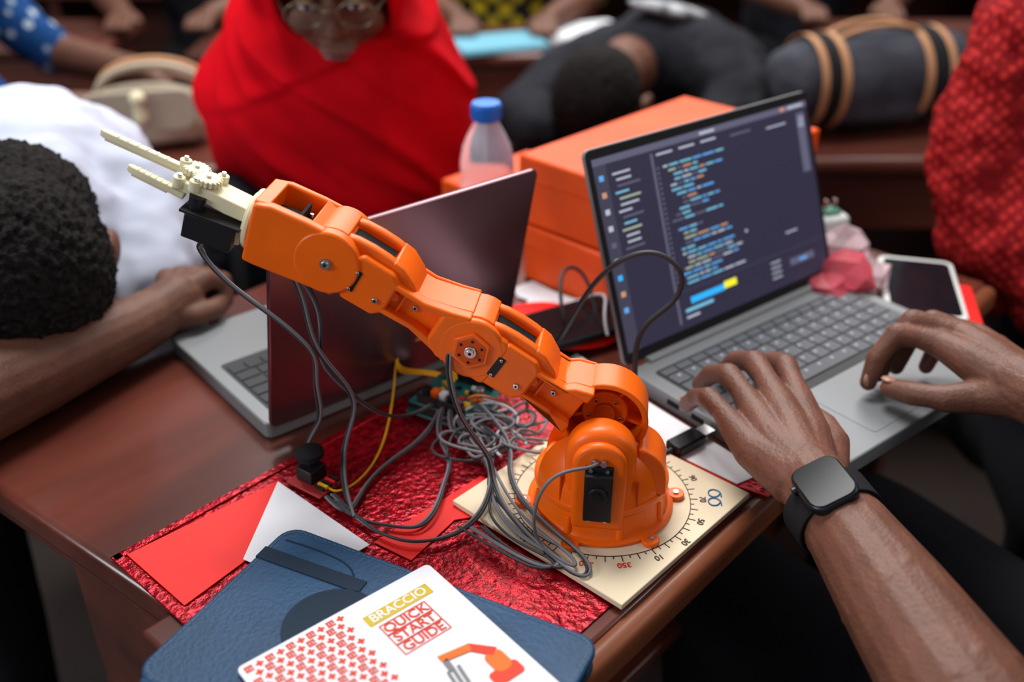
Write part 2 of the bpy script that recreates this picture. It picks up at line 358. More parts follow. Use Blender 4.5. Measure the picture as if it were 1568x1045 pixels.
def link(tag,M,L,s0):
    d=L-.1187
    c=lambda P:[(a+(d if a>s0+.02 else 0),b) for a,b in P]
    core=c([(s0,-.021),(s0+.014,-.015),(.046,-.0115),(.066,-.0115),(.073,-.018),(.099,-.0185),(.106,-.012),(.106,.013),(.099,.0185),(.073,.018),(.066,.0115),(.046,.0115),(s0+.014,.017),(s0,.022)])
    lprism(tag+'_core',core,-.0195,.0135,M)
    up=c([(s0,.022),(s0+.014,.0175),(.046,.0125),(.072,.0135),(.072,.0092),(.046,.0084),(s0+.016,.0108),(s0,.012)])
    dn=[(a,-b) for a,b in up]
    for y0,y1,nm in((.0125,.0235,'front'),(-.0235,-.0190,'back')):
        lprism(tag+'_rail_upper_'+nm,up,y0,y1,M,bevel=.0018,seg=3); lprism(tag+'_rail_lower_'+nm,dn,y0,y1,M,bevel=.0018,seg=3)
        blk=c([(.067,-.0125),(.074,-.0190),(.099,-.0195),(.104,-.013),(.104,.013),(.099,.0195),(.074,.0190),(.067,.0125)])
        lprism(tag+'_servo_block_'+nm,blk,y0,y1,M,bevel=.0026,seg=4)
    lprism(tag+'_channel_bar',c([(.0585,-.010),(.0605,-.010),(.0605,.010),(.0585,.010)]),.0125,.0175,M,bevel=.0005)
    box(RB,tag+'_servo_window',(.0965+d,.0236,-.001),(.0062,.0012,.018),BLACKP,M=M,bevel=.0004)
    screw(tag+'_window_screw_a',M,.0965+d,.0238,.0062,.0012); screw(tag+'_window_screw_b',M,.0965+d,.0238,-.0082,.0012)
    screw(tag+'_channel_screw_a',M,.049+d,.0135,0,.0022); screw(tag+'_channel_screw_b',M,.0765+d,.0235,-.006,.0022)
    cyl(RB,tag+'_rivet',(.066+d,.0125,0),(.066+d,.0165,0),.0038,ORANGE,M=M,bevel=.0008)
    cyl(RB,tag+'_knuckle',(L,-.019,0),(L,.019,0),.0205,ORANGE,M=M,seg=48,bevel=.0015)
    rail=c([(.052,.008),(.060,.0165),(.072,.0235),(.084,.0252),(.096,.0256),(.108,.0248),(.116,.0230),(.122,.0200),(.128,.012),(.118,.010),(.104,.012)])
    lprism(tag+'_loop_rail_front',rail,.0075,.0172,M,bevel=.0034,seg=5); lprism(tag+'_loop_rail_back',rail,-.0200,-.0100,M,bevel=.0034,seg=5)
    cap=[]
    for i in range(9):
        a=R(100-115*i/8); cap.append((L+.0245*math.cos(a),.0245*math.sin(a)))
    for i in range(9):
        a=R(-15+115*i/8); cap.append((L+.0200*math.cos(a),.0200*math.sin(a)))
    lprism(tag+'_loop_end',cap,-.0195,.0170,M,bevel=.0014,seg=3)
    sad=c([(.050,.008),(.058,.0165),(.070,.0235),(.079,.0248),(.079,.016),(.06,.009)])
    lprism(tag+'_loop_saddle',sad,-.0195,.0170,M,bevel=.0020,seg=4)
    box(RB,tag+'_slot_servo',(.098+d,-.0012,.0160),(.036,.015,.007),BLACKM,M=M)
link('upper_link',M1,L1,.022)
link('forearm',M2,.1187,.012)
cyl(RB,'elbow_plate',(0,.017,0),(0,.0240,0),.0240,ORANGE,M=M2,seg=48,bevel=.002)
lprism('elbow_fork',[(-.023,-.0180),(-.019,-.0218),(.019,-.0208),(.031,-.014),(.031,.013),(.018,.0198),(-.018,.0198),(-.023,.0165)],.012,.0238,M2,bevel=.0030,seg=4)
hexo=[(.0150*math.cos(R(60*k+10)),.0150*math.sin(R(60*k+10))) for k in range(6)]
lprism('elbow_hex_rim',hexo,.0235,.0264,M2,bevel=.0008)
hexi=[(.0122*math.cos(R(60*k+10)),.0122*math.sin(R(60*k+10))) for k in range(6)]
lprism('elbow_hex_face',hexi,.0255,.0268,M2,mat=ORD,bevel=.0003)
cyl(RB,'elbow_washer',(0,.0266,0),(0,.0282,0),.0046,STEEL,M=M2,bevel=.0004); screw('elbow_screw',M2,0,.0280,0,.003)
for k in range(6):
    a=R(60*k+10); cyl(RB,'hex_pin_%d'%k,(.0088*math.cos(a),.0266,.0088*math.sin(a)),(.0088*math.cos(a),.0274,.0088*math.sin(a)),.0010,BLACKM,M=M2,seg=10)
# --- wrist housing
cyl(RB,'wrist_disc',(0,.012,0),(0,.0255,0),.0238,ORANGE,M=M3,seg=56,bevel=.0018)
cyl(RB,'wrist_disc_back',(0,-.0245,0),(0,-.014,0),.0238,ORANGE,M=M3,seg=56,bevel=.0015)
cyl(RB,'wrist_washer',(0,.0255,0),(0,.0268,0),.0042,STEEL,M=M3); screw('wrist_screw',M3,0,.0266,0,.0028)
side=[(-.010,-.0238),(.004,-.0238),(.050,-.0225),(.0585,-.0215),(.0585,.0240),(.046,.0265),(.020,.0245),(.006,.0225)]
lprism('wrist_side_front',side,.0155,.0250,M3,bevel=.0024,seg=4)
lprism('wrist_side_back',side,-.0245,-.0180,M3,bevel=.0020,seg=3)
lprism('wrist_floor',[(.018,-.0236),(.0585,-.0215),(.0585,-.016),(.018,-.016)],-.022,.020,M3)
lprism('wrist_front_wall',[(.048,-.020),(.0590,-.020),(.0590,.0250),(.048,.0260)],-.022,.020,M3,bevel=.001)
box(RB,'wrist_servo_body',(.034,-.001,-.001),(.028,.020,.028),BLACKM,M=M3,bevel=.001)
box(RB,'wrist_servo_flange',(.028,-.001,.0150),(.0024,.024,.012),BLACKM,M=M3,bevel=.0004)
for k,(x,y) in enumerate([(.024,.006),(.024,-.006),(.040,.004)]):
    cyl(RB,'wrist_servo_screw_%d'%k,(x,y,.012),(x,y,.0165),.0014,STEEL,M=M3,seg=12)
tube(RB,'wrist_servo_lead',[M3@Vector(p) for p in((.036,.006,.012),(.040,.010,.020),(.030,.012,.021),(.022,.006,.014),(.015,.004,.008))],.0014,CABD)
lprism('wrist_back_bridge',[(.008,.0210),(.018,.0245),(.018,.0200),(.008,.017)],-.022,.020,M3)
# --- collar + gripper
cyl(RB,'gripper_collar',(.0590,0,0),(.0630,0,0),.0225,CREAM,M=M3,seg=56,bevel=.0010)
cyl(RB,'gripper_collar_step',(.0630,0,0),(.0650,0,0),.0190,CREAM,M=M3,seg=56,bevel=.0006)
lprism('gripper_bracket_top',[(.065,.000),(.065,.0110),(.100,.0150),(.116,.013),(.116,.007),(.080,.001)],-.010,.012,M3,mat=CREAM,bevel=.001)
lprism('gripper_bracket_low',[(.065,-.018),(.065,-.004),(.078,-.004),(.084,-.010),(.078,-.020)],-.010,.014,M3,mat=CREAM,bevel=.001)
box(RB,'gripper_servo_body',(.0865,.014,-.0125),(.036,.016,.020),BLACKP,M=M3,bevel=.0012)
box(RB,'gripper_servo_flange',(.0865,.014,-.0025),(.044,.016,.0022),BLACKP,M=M3,bevel=.0004)
cyl(RB,'gripper_servo_neck',(.100,.012,-.001),(.100,.012,.008),.006,BLACKP,M=M3)
for k,(x,y,r) in enumerate([(.098,.004,.0085),(.110,-.004,.0085)]):
    cyl(RB,'gear_%d'%k,(x,y,.016),(x,y,.0205),r,CREAM,M=M3,seg=36,bevel=.0004)
    bm=bmesh.new()
    for q in range(18):
        a=2*math.pi*q/18; addbox(bm,(x+(r+.0005)*math.cos(a),y+(r+.0005)*math.sin(a),.0182),(.0020,.0012,.004),None)
    fin('gear_teeth_%d'%k,bm,CREAM,RB,M3)
    cyl(RB,'gear_bolt_%d'%k,(x,y,.020),(x,y,.0225),.0018,STEEL,M=M3,seg=14)
for k,(x,y,z) in enumerate([(.116,.010,.010),(.119,-.006,.016),(.104,.011,.012),(.092,-.009,.013)]):
    cyl(RB,'link_bolt_%d'%k,(x,y,z),(x,y,z+.0085),.0016,STEEL,M=M3,seg=12)
    cyl(RB,'link_boss_%d'%k,(x,y,z-.002),(x,y,z+.006),.0042,CREAM,M=M3,seg=20,bevel=.0004)
def finger(tag,p0,p1,w=.0030,h=.0026):
    p0=Vector(p0); p1=Vector(p1); d=(p1-p0).normalized(); up=Vector((0,0,1)); sdv=d.cross(up).normalized(); up=sdv.cross(d)
    L=(p1-p0).length; Mx=Matrix.Translation(p0)@Matrix((d,sdv,up)).transposed().to_4x4()
    pts=[(-.004,-w*1.1),(L*.5,-w),(L-.003,-w*.85),(L,-w*.3),(L,w*.3),(L-.003,w*.85),(L*.5,w),(-.004,w*1.1)]
    prism(RB,tag+'_bar',pts,-h,h,CREAM,M=M3@Mx,bevel=.0008)
    prism(RB,tag+'_inner_lip',[(.008,-w*.45),(L-.004,-w*.4),(L-.004,w*.4),(.008,w*.45)],-h-.0022,-h+.0006,CREAM,M=M3@Mx,bevel=.0004)
    for k in range(6): box(RB,tag+'_notch_%d'%k,(L*.25+L*.11*k,0,h),(.0010,w*1.6,.0008),CREAM,M=M3@Mx)
finger('finger_far',(.116,-.006,.014),(.181,-.004,.0200))
finger('finger_near',(.114,.010,.004),(.152,.012,.0100))

# ---------------------------------------------------------------- laptops
LEG=pmat('key_legend',(.38,.40,.44),.5)
cols={'w':(.40,.44,.52),'b':(.10,.34,.72),'o':(.50,.26,.16),'g':(.34,.40,.30),'d':(.046,.046,.075),'y':(.85,.80,.03),'h':(.03,.40,.85),'t':(.10,.10,.155),'c':(.16,.45,.62)}
UI={k:pmat('ui_'+k,v,.5,emit=.8,spec=.1) for k,v in cols.items()}
def laptop(name,loc,ang,w,d,tilt,h,lidmat,screen=True):
    G=group(name,loc,(0,0,R(ang)))
    prism(G,'base',rrect(w,d,.008,5,w/2,-d/2),0,.0165,GREY,bevel=.0015)
    prism(G,'keyboard_well',rrect(w*.90,d*.50,.004,3,w/2,-d*.335),.0163,.0170,KEY)
    prism(G,'touchpad',rrect(w*.34,d*.29,.004,3,w*.47,-d*.80),.0163,.0169,GREY,bevel=.0002)
    bm=bmesh.new(); rows=6; W0=w*.05; WW=w*.90; y=-d*.10; rh=d*.47/rows
    for r in range(rows):
        n=15; x=W0+.002
        if r==5: ws=[1.2,1,1,1,5,1,1,1,1,1]
        else: ws=[1.0+(.5 if r in(2,3,4) else 0)]+[1]*(n-3)+[1.4 if r>0 else 1]
        tot=sum(ws); sc=(WW-.004)/tot
        for k in ws:
            kw=k*sc; hh=rh*(.62 if r==0 else 1)
            addbox(bm,(x+kw/2,y-hh/2,.0176),(kw-.0022,hh-.0022,.0014)); x+=kw
        y-=hh
    fin('keys',bm,KEYL if lidmat is GREY else KEY,G)
    if lidmat is GREY:
        bm=bmesh.new()
        for r in range(1,6):
            for k in range(14):
                addbox(bm,(W0+.011+k*(WW-.01)/14.2+(r%3)*.003,-d*.10-rh*(r-.05),.01845),(.0028,.0032,.0002))
        fin('key_legends',bm,LEG,G)
    LMx=Matrix.Translation((0,.002,.014))@Matrix.Rotation(R(-tilt),4,'X')
    cyl(G,'hinge',(w*.08,0,.0165),(w*.92,0,.0165),.005,lidmat,bevel=.001)
    prism(G,'lid_shell',rrect(w,h-.004,.007,5,w/2,h/2+.002),.0012,.0055,lidmat,M=LMx,mapf=XZ,bevel=.001)
    prism(G,'lid_bezel',rrect(w-.002,h-.006,.006,5,w/2,h/2+.002),-.0002,.0013,BEZ,M=LMx,mapf=XZ)
    if screen:
        sx0,sx1,sz0,sz1=.006,w-.006,.016,h-.010
        prism(G,'display',[(sx0,sz0),(sx1,sz0),(sx1,sz1),(sx0,sz1)],-.0006,-.0001,SCREEN,M=LMx,mapf=XZ)
        SW=sx1-sx0; SH=sz1-sz0
        B_={k:bmesh.new() for k in cols}
        def q(c,u0,v0,u1,v1,lay=0):
            z=-.0008-lay*.0002
            addbox(B_[c],(sx0+SW*(u0+u1)/2,z,sz1-SH*(v0+v1)/2),(SW*(u1-u0),.0002,SH*(v1-v0)))
        q('t',0,0,1,.035); q('d',.0,.035,.05,1); q('t',.235,.05,.245,.97)
        q('w',.46,.012,.53,.026,1); q('w',.90,.010,.98,.024,1); q('o',.86,.008,.885,.026,1)
        for i,c in enumerate('bowwtwhob'):
            q(c,.016,.086+i*.085,.034,.114+i*.085,1)
        for i in range(13):
            u=.07+.012*(i%3>0); q('wwtcg'[i%5],u,.09+i*.032,u+random.uniform(.05,.12),.100+i*.032,1)
        for i in range(3): q('w',.26+i*.1,.058,.33+i*.1,.068,1)
        v=.10
        ind=[0,1,2,2,1,1,2,3,3,2,1,0,0,1,2,2,2,1,1,2,2,1,0,1,1]
        for i,k in enumerate(ind):
            u=.28+k*.02; v+=.0265
            q('t',.252,v,.262,v+.010,1)
            if i in(12,): continue
            for j in range(random.randint(2,6)):
                l=random.uniform(.015,.055)
                if u+l>.58: break
                q(random.choice('bwcwtctbgco'),u,v,u+l,v+.010,1); u+=l+.007
        q('h',.30,.845,.46,.880,1); q('y',.46,.835,.52,.873,2); q('c',.27,.90,.40,.918,1); q('w',.27,.94,.33,.952,1)
        q('d',.245,.80,.99,.805,1); q('w',.80,.70,.86,.708,1); q('t',.80,.86,.93,.90,1); q('b',.85,.875,.89,.89,2)
        q('t',.60,.07,.70,.08,1); q('w',.78,.09,.88,.098,1); q('t',.94,.06,.98,.40,1); q('w',.945,.08,.975,.14,1); q('w',.60,.60,.610,.615,2)
        for i in range(4): q('w',.70,.84+i*.03,.75,.847+i*.03,1)
        for k,bm in B_.items():
            fin('screen_ui_'+k,bm,UI[k],G,LMx)
        cyl(G,'power_button',(w-.02,-.012,.0165),(w-.02,-.012,.0178),.005,pmat('power_led',(.7,.7,.95),.3,emit=.8),seg=24)
        for i in range(2): box(G,'side_port_%d'%i,(-.0003,-.06-.03*i,.009),(.001,.014,.005),BLACKM)
    else:
        prism(G,'display',[(.008,.014),(w-.008,.014),(w-.008,h-.008),(.008,h-.008)],-.0006,-.0001,BLACKP,M=LMx,mapf=XZ)
    return G
laptop('laptop',(.1105,.807,.7505),38,.32,.218,20,.212,GREY)
laptop('laptop',(-.0090,.8875,.7505),220,.268,.2025,13,.195,LIDD,screen=False)

# ---------------------------------------------------------------- folio + booklet
FO=group('leather_folio',(-.0903,.451,.7540),(0,0,R(-27)))
prism(FO,'cover_bottom',rrect(.252,.158,.014,6),0,.0035,NAVY,bevel=.0012)
prism(FO,'pages',rrect(.240,.146,.010,5),.003,.0125,NAVYD)
prism(FO,'cover_top',rrect(.254,.160,.015,6),.0122,.0172,NAVY,bevel=.0022,seg=3)
box(FO,'spine',(0,-.079,.0085),(.24,.006,.016),NAVY,bevel=.003)
bm=bmesh.new(); P_=rrect(.246,.152,.012,6)
per=[(Vector(P_[i]),Vector(P_[(i+1)%len(P_)])) for i in range(len(P_))]
for a,b in per:
    L_=(b-a).length; nn=max(1,int(L_/.0042)); an=math.atan2(b.y-a.y,b.x-a.x)
    for k in range(nn):
        c_=a.lerp(b,(k+.5)/nn); addbox(bm,(0,0,0),(min(.0028,L_/nn*.7),.0007,.0006),Matrix.Translation((c_.x,c_.y,.0173))@Matrix.Rotation(an,4,'Z'))
fin('stitching',bm,STITCH,FO)
box(FO,'elastic_band',(-.083,.047,.0176),(.087,.012,.0012),NAVYD,rot=(0,0,R(2)),bevel=.0003)
cyl(FO,'round_patch',(-.037,.010,.0170),(-.037,.010,.0182),.034,NAVYD,seg=56,bevel=.0004)
tube(FO,'seam_line',[(-.118,.064,.0174),(-.07,.068,.0174),(-.050,.058,.0174),(-.045,.045,.0174),(-.03,.040,.0174)],.0006,NAVYD)
BK=group('printed_booklet',(-.0598,.533,.7730),(0,0,R(40)))
prism(BK,'pages',rrect(.148,.210,.004,4,-.074,-.105),0,.0020,WHITE,bevel=.0003)
bm=bmesh.new(); x0,x1=-.147,-.0705; g=.0080
i=0; y=-.006
while y>-.205:
    x=x0+.005+(g/2 if i%2 else 0); j=0
    while x<x1-.003:
        if (i+j)%2==0:
            s=.0054
            addbox(bm,(x,y+s*.38,.0022),(s,s*.22,.0003)); addbox(bm,(x,y-s*.38,.0022),(s,s*.22,.0003))
            addbox(bm,(x-s*.38,y,.0022),(s*.22,s*.6,.0003)); addbox(bm,(x+s*.38,y+s*.1,.0022),(s*.22,s*.4,.0003)); addbox(bm,(x,y,.0022),(s*.3,s*.3,.0003))
        else:
            addbox(bm,(x,y,.0022),(.0050,.0017,.0003)); addbox(bm,(x,y,.00221),(.0017,.0050,.0003))
        x+=g*.92; j+=1
    y-=g*.80; i+=1
fin('red_pattern',bm,REDPR,BK)
def label(nm,s,lx,ly,w,hh,m):
    bm=bmesh.new()
    for c,sz in(((0,hh/2),(w,.0008)),((0,-hh/2),(w,.0008)),((-w/2,0),(.0008,hh)),((w/2,0),(.0008,hh))): addbox(bm,(lx+w/2+c[0],ly+c[1],.0022),(sz[0],sz[1],.0003))
    fin(nm+'_frame',bm,m,BK)
    if nm=='title_a':
        box(BK,nm+'_fill',(lx+w/2,ly,.00215),(w,hh,.0002),m); m=WHITE
    o=text(BK,nm,s,TM((lx+w/2,ly,.0023)),hh*1.10,m,align='CENTER'); return o
label('title_a','BRACCIO',-.064,-.0205,.050,.0094,GOLD)
label('title_b','QUICK',-.060,-.0338,.036,.0098,REDPR)
label('title_c','START',-.060,-.0442,.036,.0098,REDPR)
label('title_d','GUIDE',-.060,-.0546,.036,.0098,REDPR)
def flat(nm,pts,m,z=.0022): prism(BK,nm,pts,z,z+.0003,m)
flat('drawing_base',rrect(.022,.012,.003,3,-.020,-.112),REDPR); flat('drawing_post',rrect(.013,.018,.005,3,-.018,-.101),ORPR,.0023)
flat('drawing_arm',[(-.018,-.096),(-.012,-.092),(-.024,-.078),(-.030,-.080)],REDPR,.0024)
flat('drawing_forearm',[(-.024,-.078),(-.026,-.084),(-.046,-.080),(-.046,-.074)],ORPR,.0025)
flat('drawing_hand',[(-.046,-.080),(-.042,-.079),(-.043,-.089),(-.047,-.089)],CABG,.0025)
for k in range(3): flat('drawing_claw_%d'%k,[(-.049+.004*k,-.088),(-.047+.004*k,-.088),(-.050+.004*k,-.104),(-.052+.004*k,-.104)],CABG,.0026)

# ---------------------------------------------------------------- red foil folder & papers (desk-aligned)
GF=group('red_foil_folder',(-.2537,.497,.7502),(0,0,R(-42)))
def dl(x,y):
    dx,dy=x+.2537,y-.497; return (dx*.7431-dy*.6691, dx*.6691+dy*.7431)
def foil(parent,name,x0,x1,y0,y1,z,mat,amp=.0006):
    bm=bmesh.new(); nx,ny=90,120; V=[]
    for i in range(nx+1):
        V.append([bm.verts.new((x0+(x1-x0)*i/nx,y0+(y1-y0)*j/ny,z+amp*random.random()+ .0004*math.sin(i*.33+j*.14)*math.cos(j*.22))) for j in range(ny+1)])
    for i in range(nx):
        for j in range(ny): bm.faces.new((V[i][j],V[i+1][j],V[i+1][j+1],V[i][j+1]))
    return fin(name,bm,mat,parent,ang=180)
foil(GF,'foil_sheet',-.078,.228,.020,.40,.0012,GLIT,.0004)
prism(GF,'flap_left',[(-.072,.028),(.006,.028),dl(-.190,.571),dl(-.193,.655)],.0022,.0032,REDP)
prism(GF,'inner_strip',[dl(-.105,.580),dl(-.026,.662),dl(.006,.640),dl(-.02,.612),dl(-.045,.606),dl(-.075,.560)],.0022,.0030,REDP)
for k,(a,b,c,d) in enumerate([(-.079,.019,-.072,.40),(-.079,.018,.12,.026)]):
    box(GF,'foil_rim_%d'%k,((a+c)/2,(b+d)/2,.002),(abs(c-a),abs(d-b),.002),GLIT,bevel=.0006)
PP=group('white_letter',(0,0,.7537))
prism(PP,'sheet',[(-.193,.653),(-.108,.576),(-.150,.535),(-.200,.560)],0,.0006,WHITE)
P2=group('white_letter',(0,0,.7532))
prism(P2,'sheet',[(.065,.86),(.105,.80),(.21,.665),(.185,.650),(.13,.700),(.07,.76),(.03,.82)],0,.0008,WHITE)
R2=group('red_card_folder',(0,0,.7512))
prism(R2,'sheet',[(.12,.74),(.225,.655),(.208,.636),(.10,.70)],0,.0012,REDP)
o=foil(R2,'foil_edge',.0,.02,.0,.12,.001,GLIT,.0003); o.matrix_local=TM((.205,.640,.0003),(0,0,R(52)))

# ---------------------------------------------------------------- cables
CB=group('servo_cables')
cabA=[(-.222,.664,.968),(-.231,.670,.960),(-.236,.68,.955),(-.226,.675,.938),(-.206,.67,.920),(-.180,.66,.905),(-.159,.65,.890),(-.148,.65,.875),(-.157,.66,.844),(-.154,.67,.806),(-.171,.68,.779),(-.176,.672,.762),(-.170,.655,.760)]
cabB=[(-.163,.64,.958),(-.163,.65,.952),(-.154,.65,.930),(-.153,.65,.9025),(-.148,.65,.877),(-.131,.665,.841),(-.126,.67,.816),(-.136,.67,.790),(-.144,.669,.762),(-.134,.6265,.758),(-.124,.605,.758)]
cabC=[(-.160,.64,.953),(-.156,.65,.946),(-.142,.65,.922),(-.144,.65,.894),(-.151,.66,.862),(-.126,.67,.825),(-.106,.69,.789),(-.084,.73,.768),(-.07,.745,.772)]
T1=[(-.065,.735,.770),(-.073,.71,.760),(-.102,.683,.757),(-.12,.647,.757),(-.126,.618,.757),(-.132,.606,.757),(-.149,.627,.759)]
T2=[(-.062,.735,.772),(-.07,.707,.765),(-.049,.678,.762),(-.0555,.647,.760),(-.06,.614,.758),(-.072,.589,.757),(-.098,.595,.757),(-.124,.602,.757),(-.142,.622,.759)]
T3=[(-.055,.735,.772),(-.059,.702,.765),(-.024,.683,.768),(-.0155,.643,.767),(-.0225,.606,.762),(-.042,.583,.758),(-.071,.572,.758),(-.096,.58,.758),(-.121,.601,.757),(-.145,.63,.759)]
T4=[(-.045,.620,.902),(-.049,.610,.892),(-.0434,.615,.852),(-.03,.63,.815),(-.0167,.64,.786),(-.018,.634,.77),(-.0046,.5986,.764),(.0223,.562,.763),(.045,.534,.760),(.056,.537,.760),(.0538,.555,.762),(.035,.575,.764),(.006,.612,.764),(-.0075,.656,.768),(.003,.692,.768),(-.03,.735,.775)]
T5=[(.062,.574,.8340),(.0598,.566,.8350),(.0441,.556,.841),(.0278,.550,.840),(.0176,.550,.8216),(.0146,.552,.796),(.0185,.562,.769),(.035,.548,.764),(.0490,.540,.762),(.043,.555,.766),(.005,.59,.766),(-.014,.65,.765),(-.035,.72,.77)]
T6=[(-.049,.742,.775),(-.014,.731,.775),(.007,.700,.765),(.026,.721,.775),(.0035,.742,.77),(-.0134,.692,.765),(-.0358,.692,.763),(-.0485,.721,.77)]
for k,(p,r,m) in enumerate([(cabA,.0015,CABD),(cabB,.0015,CABD),(cabC,.0013,CABG),(T1,.0013,CABG),(T2,.0013,CABG),(T3,.0013,CABG),(T4,.0013,CABD),(T5,.0013,CABG),(T6,.0013,CABG)]):
    tube(CB,'cable_%d'%k,p,r,m)
    if k!=7: tube(CB,'cable_twin_%d'%k,[(x+.0022+.001*math.sin(i*1.7),y-.0018+.0015*math.cos(i*2.1),z+.0012) for i,(x,y,z) in enumerate(p)],r*.9,CABG if m is CABD else CABD)
for k in range(20):
    a=random.uniform(0,6.28); cx,cy=random.uniform(-.040,.025),random.uniform(.675,.750)
    sx,sy=random.uniform(.018,.045),random.uniform(.012,.035)
    pts=[(cx+random.uniform(.5,1)*sx*math.cos(a+.9*i),cy+random.uniform(.4,1)*sy*math.sin(a+.9*i),.760+.016*random.random()) for i in range(random.randint(5,8))]
    tube(CB,'tangle_%d'%k,pts,.0013,random.choice([CABG,CABD,CABG,CABW,CABG]))
for k in range(6):
    dx=random.uniform(-.012,.012); dy=random.uniform(-.008,.008)
    pts=[(-.035+dx,.71+dy,.768),(-.016+dx,.675,.766),(-.020-dx,.64+dy,.765),(-.012+dx,.605,.765),(.010+dx,.572+dy*.5,.763),(.040,.552+dy,.762),(.030+dx,.538,.761),(.0,.558+dy,.762),(-.03+dx,.590,.760)]
    tube(CB,'bundle_%d'%k,pts,.0011,random.choice([CABG,CABD,CABG]))
YW=group('jumper_wires')
yel=[(-.057,.76,.778),(-.060,.785,.80),(-.070,.80,.808),(-.088,.80,.806),(-.107,.795,.797),(-.108,.775,.775),(-.109,.731,.758),(-.113,.683,.757),(-.1265,.643,.757),(-.144,.6306,.758),(-.150,.640,.760)]
for k in range(4): tube(YW,'yellow_wire_%d'%k,[(x+.0022*k*math.cos(i),y+.0018*k,z+.0015*k*(1 if i<6 else .25)) for i,(x,y,z) in enumerate(yel[:(11 if k==0 else 6)]+([] if k==0 else [(-.09,.765,.79),(-.07,.765,.785)]))],.0010,YEL)
LP=group('black_usb_cable')
tube(LP,'cable',[(.02,.90,.757),(.04,.857,.757),(.0505,.80,.8187),(.0683,.77,.8775),(.09,.75,.9118),(.1159,.745,.922),(.1374,.74,.9106),(.1433,.74,.8926),(.1351,.74,.8724),(.1131,.74,.8567),(.105,.735,.8358),(.1063,.73,.806),(.1097,.72,.766),(.106,.70,.758),(.09,.69,.758)],.0024,CABD)
tube(LP,'cable_second',[(.05,.91,.760),(.058,.87,.765),(.045,.90,.80),(.055,.95,.82),(.085,.94,.80),(.09,.90,.757)],.0020,CABD)
HD=group('video_cable_plug')
box(HD,'plug',(.150,.700,.760),(.034,.017,.010),BLACKP,rot=(0,0,R(38)),bevel=.002)
box(HD,'tip',(.169,.715,.760),(.012,.012,.006),STEEL,rot=(0,0,R(38)))
tube(HD,'cable',[(.136,.689,.760),(.125,.68,.758),(.11,.69,.757),(.10,.72,.757),(.09,.77,.757)],.0025,CABD)

# ---------------------------------------------------------------- electronics
AR=group('microcontroller_board',(-.053,.760,.752),(0,0,R(-30)))
box(AR,'pcb_lower',(0,0,.004),(.070,.054,.0018),TEAL,bevel=.0004)
box(AR,'pcb_shield',(.002,0,.016),(.066,.054,.0018),TEAL,bevel=.0004)
for y in(-.024,.024): box(AR,'header_%d'%(y>0),(.002,y,.0100),(.05,.0026,.0105),BLACKP)
for y in(-.024,.024): box(AR,'header_top_%d'%(y>0),(.002,y,.0205),(.05,.0026,.008),BLACKP)
box(AR,'usb_port',(-.031,.012,.0105),(.016,.012,.011),STEEL,bevel=.0006)
box(AR,'power_jack',(-.030,-.016,.0105),(.014,.009,.011),BLACKP,bevel=.0006)
for k in range(6): box(AR,'servo_pins_%d'%k,(-.022+.009*k,-.010,.0205),(.006,.0075,.008),[BLACKP,ORANGE,WHITE,BLACKP,REDPCB,YEL][k],bevel=.0003)
for k in range(12): box(AR,'component_%d'%k,(random.uniform(-.026,.028),random.uniform(0,.019),.0185),(.005,.003,.003),random.choice([STEEL,BLACKP,ORPR,WHITE,YEL]),rot=(0,0,random.choice([0,1.57])))
cyl(AR,'capacitor',(.022,.010,.017),(.022,.010,.026),.004,STEEL,bevel=.0005)
for k in range(3): tube(AR,'power_lead_%d'%k,[(.02,-.01+.004*k,.024),(.03,-.01,.035),(.045,0,.03),(.05,.02,.01)],.0011,[REDPCB,YEL,CABD][k])
JY=group('joystick_module',(-.162,.650,.752),(0,0,R(-35)))
box(JY,'pcb',(0,0,.004),(.038,.027,.0018),REDPCB,bevel=.0004)
box(JY,'joystick_case',(-.006,.003,.011),(.018,.018,.012),BLACKP,bevel=.001)
cyl(JY,'joystick_stem',(-.006,.003,.016),(-.006,.003,.026),.003,BLACKP)
lathe(JY,'joystick_cap',[(.004,.024),(.010,.0245),(.0122,.027),(.0118,.031),(.008,.0335),(.002,.034)],BLACKM,32,M=TM((-.006,.003,0)))
for k in range(5): box(JY,'pin_%d'%k,(.014,-.008+.004*k,.009),(.010,.0022,.0025),[BLACKP,YEL,BLACKP,REDP,BLACKP][k])

# ---------------------------------------------------------------- bottle, boxes, phone, clutter
BT=group('water_bottle',(-.028,1.065,.7505))
lathe(BT,'body',[(.026,0),(.030,.004),(.0305,.03),(.0285,.037),(.0305,.045),(.0305,.075),(.0285,.082),(.0305,.09),(.0305,.110),(.0285,.116),(.0305,.122),(.0300,.134),(.027,.150),(.021,.164),(.0145,.176),(.0125,.180),(.0125,.190)],PET,48)
lathe(BT,'cap',[(.0155,.180),(.0165,.182),(.0165,.196),(.0155,.199),(.002,.1995)],CAPB,40)
bm=bmesh.new()
for k in range(36):
    a=2*math.pi*k/36; addbox(bm,(.0167*math.cos(a),.0167*math.sin(a),.189),(.001,.001,.013))
fin('cap_ridges',bm,CAPB,BT)
def obox(nm,loc,ang,w,d,h):
    G=group(nm,loc,(0,0,R(ang)))
    box(G,'tray',(w/2,d/2,h*.42),(w,d,h*.84),ORANGED,bevel=.002)
    box(G,'lid',(w/2,d/2,h*.80),(w+.004,d+.004,h*.36),ORANGED,bevel=.003)
    box(G,'lid_label',(w/2,d/2,h*.985),(w*.3,d*.12,.0006),ORPR)
    return G
obox('orange_cardboard_box',(.014,1.041,.7505),-45,.185,.30,.068)
obox('orange_cardboard_box',(.010,1.045,.8200),-44,.190,.305,.080)
obox('orange_cardboard_box',(-.085,1.165,.7505),-45,.07,.15,.075)
